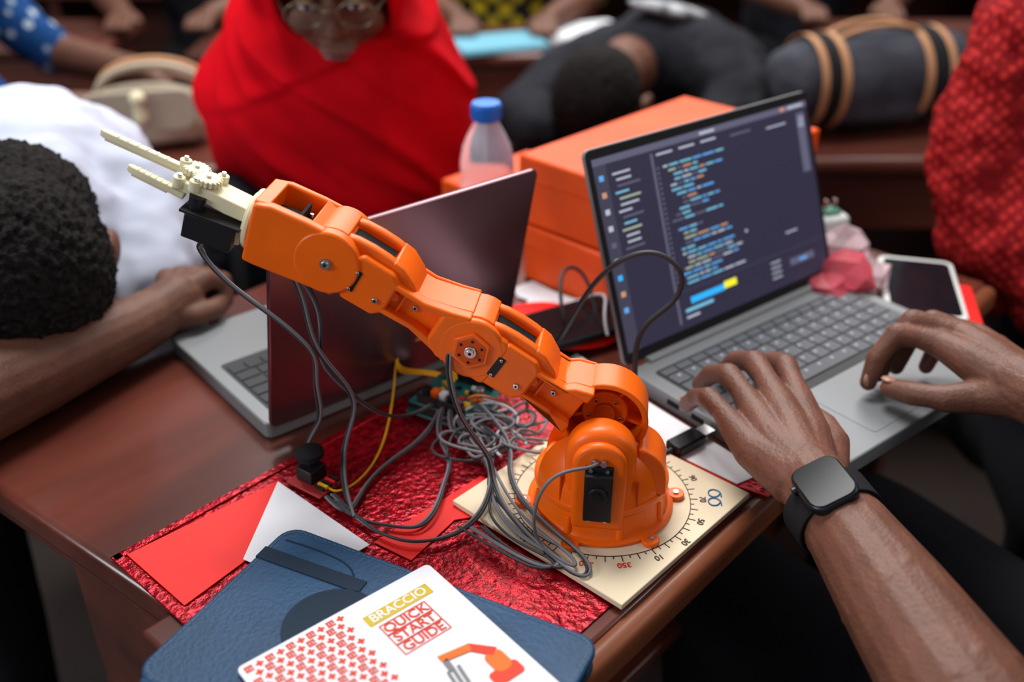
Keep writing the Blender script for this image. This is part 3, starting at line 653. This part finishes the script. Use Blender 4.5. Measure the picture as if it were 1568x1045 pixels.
for k in range(3):
    G=group('paper_sheet',(.045+.012*k,.985-.01*k,.7508+.0012*k),(0,0,R(-45+9*k)))
    prism(G,'sheet',[(-.05,-.02),(.05,-.025),(.055,.01),(-.045,.015)],0,.001,WHITE)
RP=group('red_cloth_pouch',(.045,.905,.751),(0,0,R(-12)))
blob(RP,'pouch',[],[((0,0,.006),(.070,.042,.007)),((-.03,.02,.006),(.05,.03,.008),(0,0,30))],.003,REDP,6)
PH=group('smartphone',(.052,.890,.7645),(0,0,R(-60)))
prism(PH,'case',rrect(.072,.14,.011,6),0,.008,BLACKM,bevel=.002); prism(PH,'screen',rrect(.064,.128,.008,5),.0078,.0086,GLASSW)
WC=group('charging_cable')
tube(WC,'cable',[(.07,.935,.775),(.09,.925,.79),(.10,.90,.80),(.09,.875,.79),(.095,.86,.775)],.0016,CABW)
PR=group('smartphone',(.455,.990,.7545),(0,0,R(-14)))
prism(PR,'case',rrect(.084,.150,.012,6),0,.010,pmat('silver_case',(.62,.64,.62),.35),bevel=.002); prism(PR,'screen',rrect(.072,.132,.007,5),.0098,.0106,GLASSW)
RC=group('red_notebook',(.466,.968,.7505),(0,0,R(-14)))
prism(RC,'cover',rrect(.086,.11,.004,4),0,.0035,REDP,bevel=.0006)
PB=group('plastic_bag',(.372,1.015,.75))
crumple(PB,'film_a',(0,-.005,.022),(.044,.052,.028),PINKBAG,3,.38)
crumple(PB,'film_b',(.008,.034,.034),(.040,.040,.030),CLEARBAG,5,.38)
crumple(PB,'film_c',(-.018,-.030,.016),(.034,.034,.018),PINKBAG,8,.38)
crumple(PB,'film_d',(.024,-.010,.022),(.032,.038,.026),CLEARBAG,11,.38)
J2=group('white_charger',(.376,1.100,.7505),(0,0,R(20)))
box(J2,'body',(0,0,.028),(.042,.036,.056),pmat('white_gloss',(.62,.66,.64),.3),bevel=.007,seg=3); box(J2,'prong_base',(0,0,.058),(.022,.020,.006),pmat('green_plastic',(.05,.22,.14),.4),bevel=.002)
for s in(-1,1): box(J2,'prong_%d'%(s>0),(.006*s,0,.066),(.002,.006,.012),STEEL)

# ---------------------------------------------------------------- people
def hand_nails(parent,tips):
    for k,(p,d) in enumerate(tips):
        q=Vector((0,1,0)).rotation_difference(Vector(d).normalized())
        bm=bmesh.new(); bmesh.ops.create_icosphere(bm,subdivisions=3,radius=1,matrix=Matrix.Translation(Vector(p))@q.to_matrix().to_4x4()@Matrix.Diagonal((.0052,.0066,.0022,1)))
        fin('nail_%d'%k,bm,NAIL,parent)
def head(parent,M,skin,hairmat,hair='short',glasses=False,neck=True):
    ells=[((0,-.012,.03),(.074,.094,.082)),((0,.020,-.025),(.066,.070,.078)),((0,.036,-.074),(.046,.044,.032)),
          ((.035,.064,-.026),(.026,.020,.024)),((-.035,.064,-.026),(.026,.020,.024)),((0,.082,.032),(.046,.012,.010)),
          ((.076,-.004,-.008),(.010,.020,.032),(0,0,15)),((-.076,-.004,-.008),(.010,.020,.032),(0,0,-15)),
          ((0,.088,-.052),(.026,.012,.007)),((0,.086,-.063),(.022,.012,.008)),((0,.074,-.088),(.020,.016,.014))]
    ch=[[((0,.086,.012),.007),((0,.100,-.024),.010)],[((-.011,.092,-.028),.0075),((.011,.092,-.028),.0075)]]
    if neck=='low': ch.append([((0,.0,-.06),.050),((0,.01,-.12),.050),((0,.01,-.19),.056)])
    elif neck=='back': ch.append([((0,-.025,-.05),.054),((0,-.035,-.11),.052),((0,-.03,-.20),.060)])
    elif neck: ch.append([((0,-.022,-.05),.056),((0,-.035,-.11),.054),((0,-.05,-.18),.062)])
    blob(parent,'head',ch,ells,.0028,skin,5,M=M)
    for s,nm in((-1,'left'),(1,'right')):
        bm=bmesh.new(); bmesh.ops.create_icosphere(bm,subdivisions=3,radius=.0125,matrix=Matrix.Translation((s*.030,.0755,.006))); fin('eye_'+nm,bm,EYEW,parent,M)
        bm=bmesh.new(); bmesh.ops.create_icosphere(bm,subdivisions=2,radius=.0058,matrix=Matrix.Translation((s*.030,.0835,.004))); fin('iris_'+nm,bm,BLACKP,parent,M)
        bm=bmesh.new(); bmesh.ops.create_icosphere(bm,subdivisions=3,radius=1,matrix=Matrix.Translation((s*.030,.0775,.011))@Matrix.Diagonal((.0155,.012,.008,1))); fin('eyelid_'+nm,bm,skin,parent,M)
        bm=bmesh.new(); bmesh.ops.create_icosphere(bm,subdivisions=3,radius=1,matrix=Matrix.Translation((s*.031,.086,.030))@Matrix.Diagonal((.020,.006,.0035,1))); fin('eyebrow_'+nm,bm,HAIR,parent,M)
    bm=bmesh.new(); bmesh.ops.create_icosphere(bm,subdivisions=3,radius=1,matrix=Matrix.Translation((0,.094,-.0535))@Matrix.Diagonal((.022,.008,.0045,1)))
    bmesh.ops.create_icosphere(bm,subdivisions=3,radius=1,matrix=Matrix.Translation((0,.093,-.062))@Matrix.Diagonal((.019,.008,.0055,1))); fin('lips',bm,LIP,parent,M)
    if hair=='short':
        blob(parent,'hair',[],[((0,-.028,.046),(.090,.098,.090)),((0,-.060,.0),(.080,.070,.078))],.003,hairmat,2,M=M,disp=(.012,.006))
    if hair=='cap':
        blob(parent,'hair',[],[((0,-.022,.044),(.079,.094,.078)),((0,-.050,.012),(.070,.062,.058))],.004,hairmat,3,M=M,disp=(.005,.008))
    if glasses:
        for s in(-1,1):
            tube(parent,'lens_rim_%s'%('l' if s<0 else 'r'),[M@Vector((s*.032+.024*math.cos(a),.102,.004+.018*math.sin(a))) for a in [2*math.pi*i/14 for i in range(14)]],.0014,BRONZE,closed=True)
            tube(parent,'temple_%s'%('l' if s<0 else 'r'),[M@Vector(p) for p in((s*.055,.100,.008),(s*.075,.06,.01),(s*.08,.0,.008))],.0013,BRONZE)
        tube(parent,'bridge',[M@Vector(p) for p in((-.009,.102,.008),(0,.106,.012),(.009,.102,.008))],.0014,BRONZE)
def frame(loc,face,up):
    f=Vector(face).normalized(); u=Vector(up); u=(u-f*u.dot(f)).normalized(); x=f.cross(u)
    return Matrix.Translation(Vector(loc))@Matrix((x,f,u)).transposed().to_4x4()

# --- person typing (near right)
P=group('typing_person')
LH=[
 [((.285,.340,.775),.047),((.268,.405,.785),.043),((.250,.475,.795),.037),((.236,.535,.801),.0305),((.2270,.570,.803),.0268),((.222,.600,.803),.026)],
 [((.223,.598,.803),.024),((.234,.645,.807),.018),((.236,.690,.812),.0130),((.236,.712,.816),.0096),((.236,.733,.817),.0107),((.234,.750,.811),.0087),((.232,.765,.802),.0092),((.227,.783,.781),.0076)],
 [((.221,.598,.804),.024),((.219,.645,.811),.018),((.216,.683,.816),.0135),((.212,.707,.821),.0098),((.208,.730,.822),.0110),((.204,.747,.814),.0088),((.200,.762,.804),.0094),((.194,.781,.781),.0078)],
 [((.217,.598,.803),.024),((.203,.640,.808),.017),((.196,.672,.812),.0127),((.190,.694,.817),.0094),((.183,.715,.819),.0105),((.179,.730,.811),.0085),((.175,.743,.802),.0090),((.170,.760,.781),.0075)],
 [((.214,.596,.802),.023),((.189,.630,.802),.016),((.178,.655,.806),.0118),((.171,.674,.810),.0086),((.163,.692,.811),.0094),((.160,.704,.804),.0078),((.157,.714,.797),.0082),((.153,.728,.780),.0069)],
 [((.230,.592,.799),.022),((.248,.625,.793),.015),((.262,.658,.790),.0118),((.264,.675,.787),.0100),((.263,.690,.785),.0105),((.259,.715,.780),.0083)]]
blob(P,'left_forearm_and_hand',LH,[((.221,.628,.800),(.026,.036,.015),(0,0,12))],.0014,SKIN,3)
hand_nails(P,[((.2275,.788,.785),(0,.6,-.8)),((.1945,.786,.785),(-.2,.6,-.8)),((.170,.765,.785),(-.2,.6,-.8)),((.1525,.733,.784),(-.2,.6,-.8)),((.2575,.718,.786),(-.1,.9,-.3))])
RH=[
 [((.60,.50,.80),.047),((.53,.575,.81),.040),((.465,.645,.817),.031),((.432,.685,.818),.027),((.422,.705,.817),.026)],
 [((.422,.703,.817),.023),((.398,.735,.820),.018),((.380,.762,.822),.0130),((.363,.770,.824),.0098),((.346,.776,.824),.0108),((.337,.773,.814),.0088),((.329,.770,.803),.0092),((.323,.763,.781),.0076)],
 [((.424,.706,.818),.023),((.410,.742,.824),.018),((.400,.772,.826),.0132),((.381,.782,.829),.0100),((.363,.790,.830),.0109),((.353,.788,.818),.0089),((.345,.786,.805),.0094),((.338,.778,.781),.0078)],
 [((.428,.708,.817),.023),((.422,.742,.821),.017),((.418,.777,.821),.0125),((.401,.789,.824),.0096),((.385,.799,.825),.0105),((.375,.798,.815),.0086),((.366,.797,.803),.0090),((.357,.790,.781),.0075)],
 [((.432,.710,.815),.022),((.432,.742,.815),.016),((.436,.775,.812),.0118),((.409,.797,.814),.0094),((.393,.797,.797),.0082),((.386,.792,.780),.0069)],
 [((.418,.698,.812),.022),((.396,.708,.802),.0155),((.372,.712,.797),.0122),((.360,.719,.795),.0102),((.349,.728,.792),.0108),((.335,.744,.787),.0086)]]
blob(P,'right_forearm_and_hand',RH,[((.418,.738,.813),(.026,.036,.015),(0,0,30))],.0014,SKIN,3)
hand_nails(P,[((.3215,.760,.786),(-.2,-.5,-.8)),((.3365,.775,.786),(-.2,-.5,-.8)),((.3330,.7455,.7955),(-.6,.7,-.1))])
blob(P,'shirt',[[((.56,.38,.50),.135),((.53,.40,.70),.14),((.52,.40,.88),.135),((.53,.37,1.02),.10)],
   [((.53,.36,1.0),.085),((.40,.27,.985),.068),((.33,.27,.90),.058),((.30,.30,.80),.055)],
   [((.54,.38,1.0),.085),((.68,.47,.99),.068),((.69,.46,.90),.058),((.65,.46,.82),.055)]],[],.007,BSHIRT,5,disp=(.010,.05))
blob(P,'trousers',[[((.56,.38,.50),.13),((.50,.42,.49),.11),((.36,.60,.50),.085),((.22,.78,.52),.068),((.23,.76,.28),.052),((.26,.72,.07),.043)],
   [((.58,.40,.50),.13),((.62,.50,.49),.10),((.50,.70,.50),.085),((.40,.86,.52),.068),((.41,.84,.28),.052),((.43,.80,.07),.043)]],[],.008,DENIM,5)
blob(P,'shoes',[[((.26,.70,.045),.042),((.20,.80,.038),.038)],[((.43,.78,.045),.042),((.37,.88,.038),.038)]],[],.006,BLACKM,4)
head(P,frame((.60,.42,1.255),(-.55,.72,-.35),(0,.2,1)),SKIN,HAIR,'short')
ST=group('wooden_stool',(.57,.37,0))
box(ST,'seat',(0,0,.345),(.34,.34,.035),WOODR,bevel=.008)
for k,(x,y) in enumerate([(-.13,-.13),(.13,-.13),(-.13,.13),(.13,.13)]): box(ST,'leg_%d'%k,(x,y,.165),(.035,.035,.33),WOODR,bevel=.003)
# --- smart watch
ax=Vector((.236-.227,.535-.570,.801-.803)).normalized()
upv=Vector((-.42,-.15,1)); upv=(upv-ax*upv.dot(ax)).normalized(); sd=ax.cross(upv)
WM=Matrix.Translation(Vector((.2300,.556,.8022)))@Matrix((sd,ax,upv)).transposed().to_4x4()
WT=group('smart_watch'); WT.matrix_world=WM
prism(WT,'case',rrect(.037,.043,.010,8),.0260,.0350,WCASE,bevel=.0025,seg=3)
prism(WT,'glass',rrect(.034,.040,.009,8),.0346,.0358,GLASSW,bevel=.0005)
cyl(WT,'crown',(.018,-.008,.030),(.0210,-.008,.030),.0032,WCASE)
bm=bmesh.new(); V=[]; n=56
for i in range(n):
    a=2*math.pi*i/n; c,s=math.cos(a),math.sin(a)
    V.append([bm.verts.new((c*(.0305+o),y,s*(.0290+o))) for y,o in((-.0125,0),(.0125,0),(.0125,.0024),(-.0125,.0024))])
for i in range(n):
    a,b=V[i],V[(i+1)%n]
    for k in range(4): bm.faces.new((a[k],a[(k+1)%4],b[(k+1)%4],b[k]))
fin('strap',bm,BLACKM,WT,bevel=.0006)

# --- sleeping person (left)
Q=group('resting_person')
head(Q,frame((-.470,.875,.836),(.12,.02,-1),(.22,-1,.12)),SKIN2,HAIR,'short',neck='low')
blob(Q,'white_shirt',[[((-.62,1.30,.55),.15),((-.60,1.24,.69),.160),((-.575,1.13,.795),.152),((-.545,1.055,.825),.122),((-.515,1.00,.835),.096)],
   [((-.56,1.09,.83),.11),((-.46,1.085,.80),.092),((-.420,1.02,.775),.070),((-.408,.985,.768),.058)],
   [((-.57,1.09,.83),.11),((-.70,1.02,.83),.095),((-.76,.93,.79),.07)]],[],.006,WSHIRT,6,disp=(.026,.08))
FH=[[((-.76,.93,.78),.055),((-.66,.78,.79),.050),((-.56,.64,.797),.048),((-.50,.66,.797),.047),((-.43,.765,.793),.040),((-.375,.85,.788),.031),((-.360,.875,.788),.028)]]
FH+=[[((-.360,.875,.788),.027),((-.342,.905,.792),.026)]]
for k,(ox,oy) in enumerate([(-.026,.018),(-.010,.028),(.008,.028),(.022,.016)]):
    FH.append([((-.345,.900,.795),.018),((-.338+ox*.8,.918+oy*.6,.803),.0122),((-.330+ox*1.05,.930+oy,.793),.0102),((-.328+ox*1.05,.926+oy*.8,.775),.0096),((-.333+ox*.8,.910+oy*.5,.764),.0088)])
FH.append([((-.345,.885,.785),.018),((-.322,.888,.782),.0125),((-.308,.905,.780),.0112),((-.306,.922,.778),.0095)])
blob(Q,'arm_and_hand',FH,[],.0020,SKIN2,4)
blob(Q,'trousers',[[((-.62,1.30,.52),.14),((-.50,1.12,.50),.085),((-.40,.98,.50),.07),((-.42,1.0,.28),.052),((-.45,1.03,.07),.043),((-.38,.96,.04),.038)],
    [((-.66,1.30,.52),.13),((-.68,1.08,.50),.085),((-.66,.92,.50),.07),((-.67,.95,.28),.052),((-.69,.97,.07),.043),((-.66,.88,.04),.038)]],[],.009,DENIM,4)

# --- woman in red shawl
Wm=group('woman_in_red_shawl')
FOLDS=[(.985,.050,.020,.030,.020,.2),(.945,.075,.018,.026,.021,1.1),(.905,.100,.010,.024,.020,2.0),(.868,.125,.006,.026,.021,.6),(.832,.140,.0,.024,.018,2.6),(.795,.150,.0,.028,.018,1.5),(.750,.150,.0,.030,.016,.3),(.700,.14,.0,.034,.014,1.0),(.925,-.050,.0,.022,.010,3.6)]
def foldf(ph,z):
    a=((ph-1.5*math.pi+math.pi)%(2*math.pi))-math.pi     # angle from her front, + = viewer's right
    f=0
    for z0,sl,cu,wd,am,pz in FOLDS:
        zc=z0-sl*a+cu*math.cos(2*a+pz)+.012*math.sin(3*a+pz*2)
        x=(z-zc)/wd
        g=math.exp(-(x*x)*(.9 if x>0 else 9.0))          # soft above, tucked sharply beneath
        f+=am*g*max(0,.45+.55*math.sin(1.3*a+pz*1.7+1.0))
    f+=.006*math.sin(3*a-7*z)+.003*math.sin(8*a+14*z)
    return (f-.010)*max(0,min(1,(1.12-z)*9))
drape(Wm,'shawl_body',[(1.125,-.225,1.455,.03,.03),(1.10,-.225,1.45,.060,.065),(1.045,-.228,1.435,.092,.088),(.998,-.23,1.415,.130,.108),(.950,-.235,1.405,.162,.124),(.90,-.24,1.400,.188,.135),(.86,-.24,1.400,.202,.138),(.78,-.24,1.405,.206,.142),(.68,-.24,1.415,.200,.150),(.55,-.24,1.45,.20,.16),(.46,-.24,1.47,.21,.19)],foldf,SHAWL)
HW=frame((-.222,1.335,1.040),(.02,-.92,-.38),(0,-.35,.93))
head(Wm,HW,SKIN2,HAIR,'none',glasses=True,neck=False)
bm=bmesh.new(); V=[]; nu,nv=90,44
for j in range(nv+1):
    row=[]; t=j/nv
    for i in range(nu+1):
        a=R(46+268*i/nu); th=R(8+150*t)
        r=(.102+.007*math.sin(a*5+t*7)+.004*math.sin(a*11-t*9)+.034*max(0,t-.55))
        row.append(bm.verts.new((r*math.sin(a)*math.sin(th)*1.0*.97,-.01+ (r*1.15)*math.cos(a)*math.sin(th),.035+r*1.05*math.cos(th)*1.15)))
    V.append(row)
for j in range(nv):
    for i in range(nu): bm.faces.new((V[j][i],V[j][i+1],V[j+1][i+1],V[j+1][i]))
o=fin('shawl_hood',bm,SHAWL,Wm,HW,ang=180); so=o.modifiers.new('s','SOLIDIFY'); so.thickness=.006
blob(Wm,'skirt_and_legs',[[((-.24,1.48,.50),.16),((-.32,1.25,.47),.09),((-.33,1.22,.25),.07),((-.33,1.25,.06),.05)],[((-.24,1.48,.50),.16),((-.14,1.25,.47),.09),((-.14,1.22,.25),.07),((-.14,1.25,.06),.05)]],[],.01,BSHIRT,4)

# --- person in red patterned shirt (right)
Pr=group('person_in_patterned_shirt',(-.09,0,0))
blob(Pr,'patterned_shirt',[[((.90,1.27,.66),.17),((.88,1.27,.80),.18),((.87,1.27,.94),.185),((.88,1.26,1.10),.14)],
   [((.80,1.20,1.08),.10),((.715,1.18,.98),.092),((.690,1.17,.86),.088),((.700,1.12,.78),.085),((.74,1.04,.74),.070)],
   [((.92,1.30,1.10),.10),((1.05,1.34,1.0),.085),((1.08,1.30,.84),.075)]],[],.006,REDSH,5,disp=(.034,.05))
blob(Pr,'hands_and_forearms',[[((.74,1.04,.74),.048),((.80,.97,.68),.040),((.86,.93,.61),.028),((.885,.92,.58),.026)]]+[[((.885,.92,.58),.022),((.905+.012*k,.90+.012*k,.55),.010),((.905+.012*k,.92+.012*k,.53),.009)] for k in range(4)]+[[((.865,.92,.60),.02),((.855,.95,.57),.011),((.865,.97,.55),.009)]],[],.003,SKIN2,4)
blob(Pr,'trousers',[[((.90,1.27,.56),.17),((.90,1.26,.46),.17),((.82,1.08,.46),.09),((.78,.94,.46),.075),((.78,.96,.25),.055),((.78,.98,.06),.045),((.74,.88,.04),.04)],[((.97,1.26,.46),.15),((1.0,1.06,.46),.09),((.98,.92,.46),.075),((.98,.94,.25),.055),((.98,.96,.06),.045),((.96,.86,.04),.04)]],[],.01,DENIM,4)
head(Pr,frame((.86,1.22,1.34),(-.5,-.6,-.4),(0,0,1)),SKIN2,HAIR,'short')

# --- hunched person in black, head down on the ledge behind the boxes
Pb=group('hunched_person')
blob(Pb,'black_shirt',[[((.46,2.08,.56),.14),((.40,2.05,.68),.145),((.31,2.02,.745),.125),((.25,1.985,.745),.095)],
  [((.26,1.98,.77),.085),((.12,1.93,.73),.080),((.03,1.83,.70),.065),((.045,1.74,.70),.050)],
  [((.36,1.96,.77),.085),((.43,1.84,.73),.068),((.38,1.75,.70),.050)]],[],.008,BSHIRT,5,disp=(.02,.08))
blob(Pb,'arm_and_hand',[[((.38,1.75,.692),.040),((.30,1.725,.685),.036),((.24,1.705,.680),.028),((.20,1.70,.676),.026)]]+[[((.20,1.70,.676),.02),((.16,1.685+.013*k,.672),.010),((.135,1.685+.013*k,.664),.009)] for k in range(4)]+[[((.21,1.69,.676),.018),((.185,1.672,.67),.011),((.165,1.668,.662),.009)]],[],.003,SKIN2,4)
head(Pb,frame((.160,1.735,.742),(.05,-.05,-1),(-.35,-1,.10)),SKIN2,HAIR,'cap',neck='back')
blob(Pb,'white_print',[],[((.300,1.97,.862),(.085,.035,.014),(0,12,10))],.004,pmat('white_fabric_print',(.5,.52,.55),.8,col2=(.03,.03,.03),vscale=30),3)
blob(Pb,'trousers',[[((.46,2.10,.54),.14),((.40,2.12,.40),.10),((.34,2.08,.2),.07),((.32,2.06,.06),.05)],[((.46,2.10,.54),.14),((.54,2.12,.40),.10),((.54,2.08,.2),.07),((.54,2.06,.06),.05)]],[],.01,DENIM,4)

def seated(name,loc,ang,topmat,lean=.12,hair='short'):
    G=group(name,loc,(0,0,R(ang)))
    blob(G,'top',[[((0,0,.50),.15),((0,.02,.72),.15),((0,lean*.6,.92),.15),((0,lean,1.04),.10)],
      [((0,lean,1.02),.085),((-.17,lean,1.0),.07),((-.23,lean+.06,.86),.055),((-.22,lean+.16,.76),.048)],
      [((0,lean,1.02),.085),((.17,lean,1.0),.07),((.23,lean+.06,.86),.055),((.22,lean+.16,.76),.048)]],[],.010,topmat,5,disp=(.02,.08))
    fh=[]
    for s in(-1,1):
        fh.append([((s*.22,lean+.16,.76),.042),((s*.14,lean+.30,.74),.032),((s*.11,lean+.36,.735),.027)])
        for k in range(4): fh.append([((s*.11,lean+.36,.735),.02),((s*(.12-.016*k),lean+.41,.735),.010),((s*(.12-.016*k),lean+.44,.722),.009)])
        fh.append([((s*.10,lean+.35,.735),.02),((s*.07,lean+.37,.73),.011),((s*.06,lean+.39,.725),.009)])
    blob(G,'arms_and_hands',fh,[],.004,SKIN2,4)
    blob(G,'trousers',[[((0,0,.50),.15),((s*.10,.05,.48),.10),((s*.12,.40,.49),.075),((s*.12,.38,.26),.055),((s*.12,.36,.07),.045),((s*.12,.46,.04),.04)] for s in(-1,1)],[],.012,DENIM,4)
    head(G,frame((0,lean+.05,1.28),(0,.85,-.4),(0,.3,1)),SKIN2,HAIR,hair)
    return G
seated('seated_person_in_yellow',(-.02,2.95,0),180,YELPAT)
seated('seated_person_in_blue_pattern',(-1.14,1.78,0),-78,BLUEPAT,.10)
seated('seated_person_in_dark_shirt',(.85,3.1,0),180,BSHIRT)
seated('seated_person_in_dark_top',(-.85,3.0,0),180,BSHIRT)

# ---------------------------------------------------------------- background furniture
def bench(name,x0,x1,y,zt,depth=.34):
    G=group(name,((x0+x1)/2,y,0)); w=x1-x0
    box(G,'top',(0,depth/2,zt-.016),(w,depth,.032),BENCHW,bevel=.012,seg=3)
    box(G,'front_rail',(0,.03,zt-.09),(w-.04,.025,.10),BENCHW,bevel=.004)
    box(G,'back_panel',(0,depth-.03,zt*.5-.02),(w-.04,.02,zt-.06),BENCHW,bevel=.004)
    for k,x in enumerate((-w/2+.03,0,w/2-.03)): box(G,'end_%d'%k,(x,depth/2,(zt-.032)/2),(.035,depth*.8,zt-.032),BENCHW,bevel=.004)
    return G
bench('wooden_bench',.50,1.55,1.66,.672,.40)
bench('wooden_bench',-1.0,-.47,1.62,.672,.34)
bench('reading_ledge',-.06,.47,1.60,.640,.26)
bench('wooden_desk_row',-.75,.55,2.28,.700,.30)
bench('wooden_desk_row',.75,2.2,2.35,.700,.30)
bench('wooden_desk_row',-2.4,-.95,2.35,.700,.30)
for y in (3.5,4.5,5.6): bench('wooden_desk_row',-3,-.15,y,.72); bench('wooden_desk_row',.25,3.2,y+.1,.72)
for nm,m,l in(('blue_notebook',LBLUE,(-.035,2.36,.7005)),('white_notebook',WHITE,(.17,2.48,.7005))):
    G=group(nm,l,(0,0,R(20))); prism(G,'cover',rrect(.21,.15,.006,3),0,.010,m,bevel=.001); prism(G,'pages',rrect(.204,.144,.004,3),.010,.012,m)
# duffel bag
DB=group('duffel_bag',(.668,1.85,.674),(0,0,R(14)))
blob(DB,'body',[[((-.120,0,.089),.084),((.0,0,.092),.089),((.125,0,.090),.085)]],[((-.17,0,.080),(.035,.078,.074)),((.175,0,.082),(.035,.078,.074)),((0,0,.050),(.185,.086,.046))],.006,DUF,6,disp=(.006,.05))
def hoop(nm,x,w,r,m):
    bm=bmesh.new(); V=[]
    for i in range(48):
        a=2*math.pi*i/48; V.append([bm.verts.new((x+dx,(r+o)*math.cos(a),.0905+(r+o)*math.sin(a))) for dx,o in((-w,0),(w,0),(w,.002),(-w,.002))])
    for i in range(48):
        a,b=V[i],V[(i+1)%48]
        for q in range(4): bm.faces.new((a[q],a[(q+1)%4],b[(q+1)%4],b[q]))
    fin(nm,bm,m,DB)
for k,(x,r) in enumerate(((-.140,.0835),(-.100,.0855),(.065,.0875),(.112,.0865))): hoop('strap_%d'%k,x,.007,r,TAN)
hoop('strap_panel',.088,.017,.0872,BLACKM); hoop('strap_panel_left',-.120,.014,.0842,BLACKM)
for k,y in enumerate((-.02,.02)): tube(DB,'handle_%d'%k,[(-.09,y,.172),(-.05,y*1.1,.188),(0,y*1.2,.192),(.04,y*1.1,.188),(.07,y,.174)],.005,TAN)
tube(DB,'zip',[(-.18,0,.145),(-.1,0,.175),(0,0,.182),(.1,0,.176),(.18,0,.145)],.004,BLACKM)
HB=group('cream_handbag',(-.655,1.74,.674),(0,0,R(14)))
blob(HB,'body',[],[((0,0,.055),(.125,.055,.055)),((-.07,0,.045),(.05,.055,.045)),((.07,0,.045),(.05,.055,.045)),((0,0,.03),(.12,.06,.03))],.005,BAGC,6)
prism(HB,'flap',rrect(.19,.075,.03,8,0,.075),-.060,-.050,BAGC,mapf=XZ,bevel=.004)
blob(HB,'clasp',[[((0,-.065,.065),.013),((0,-.068,.095),.008),((0,-.066,.10),.014)]],[],.003,CREAM,3)
for y in(-.02,.02): tube(HB,'handle_%d'%(y>0),[(-.07,y,.10),(-.06,y,.13),(.0,y,.150),(.08,y,.14),(.12,y,.11),(.13,y,.06)],.007,TAN if y>0 else BAGC)
BP=group('black_backpack',(-.43,1.30,.0))
blob(BP,'body',[],[((0,0,.50),(.13,.11,.26)),((0,-.06,.42),(.10,.07,.15)),((.02,0,.66),(.11,.09,.12))],.008,BSHIRT,5,disp=(.02,.06))
for s in(-1,1): tube(BP,'strap_%d'%(s>0),[(.06*s,-.06,.74),(.07*s,-.13,.68),(.075*s,-.15,.55),(.07*s,-.12,.40)],.012,BLACKM)
box(BP,'base',(0,0,.13),(.22,.18,.26),BSHIRT,bevel=.04,seg=4)

# ---------------------------------------------------------------- lights
def area(name,loc,target,size,power,col=(1,1,1)):
    l=bpy.data.lights.new(name,'AREA'); l.shape='RECTANGLE'; l.size=size[0]; l.size_y=size[1]; l.energy=power; l.color=col
    o=bpy.data.objects.new(name,l); scene.collection.objects.link(o); o.location=loc
    o.rotation_euler=(Vector(target)-Vector(loc)).to_track_quat('-Z','Y').to_euler()
area('ceiling_light',(-.3,1.6,3.0),(0,.9,.7),(1.2,.7),62,(1,.98,.95))
area('ceiling_light_far',(.3,3.6,3.0),(.1,2.6,.5),(2.4,1.2),92,(1,.97,.94))
area('left_light',(-3.2,-.6,2.4),(0,.8,.8),(1.3,1.1),58,(.94,.97,1))  # cool area lamp at front left; no window stands there
area('side_light',(2.6,.2,2.6),(.2,.9,.8),(1.0,1.0),22,(1,.97,.94))
w=bpy.data.worlds.new('world'); scene.world=w; w.use_nodes=True
w.node_tree.nodes['Background'].inputs[0].default_value=(.74,.75,.80,1); w.node_tree.nodes['Background'].inputs[1].default_value=.38
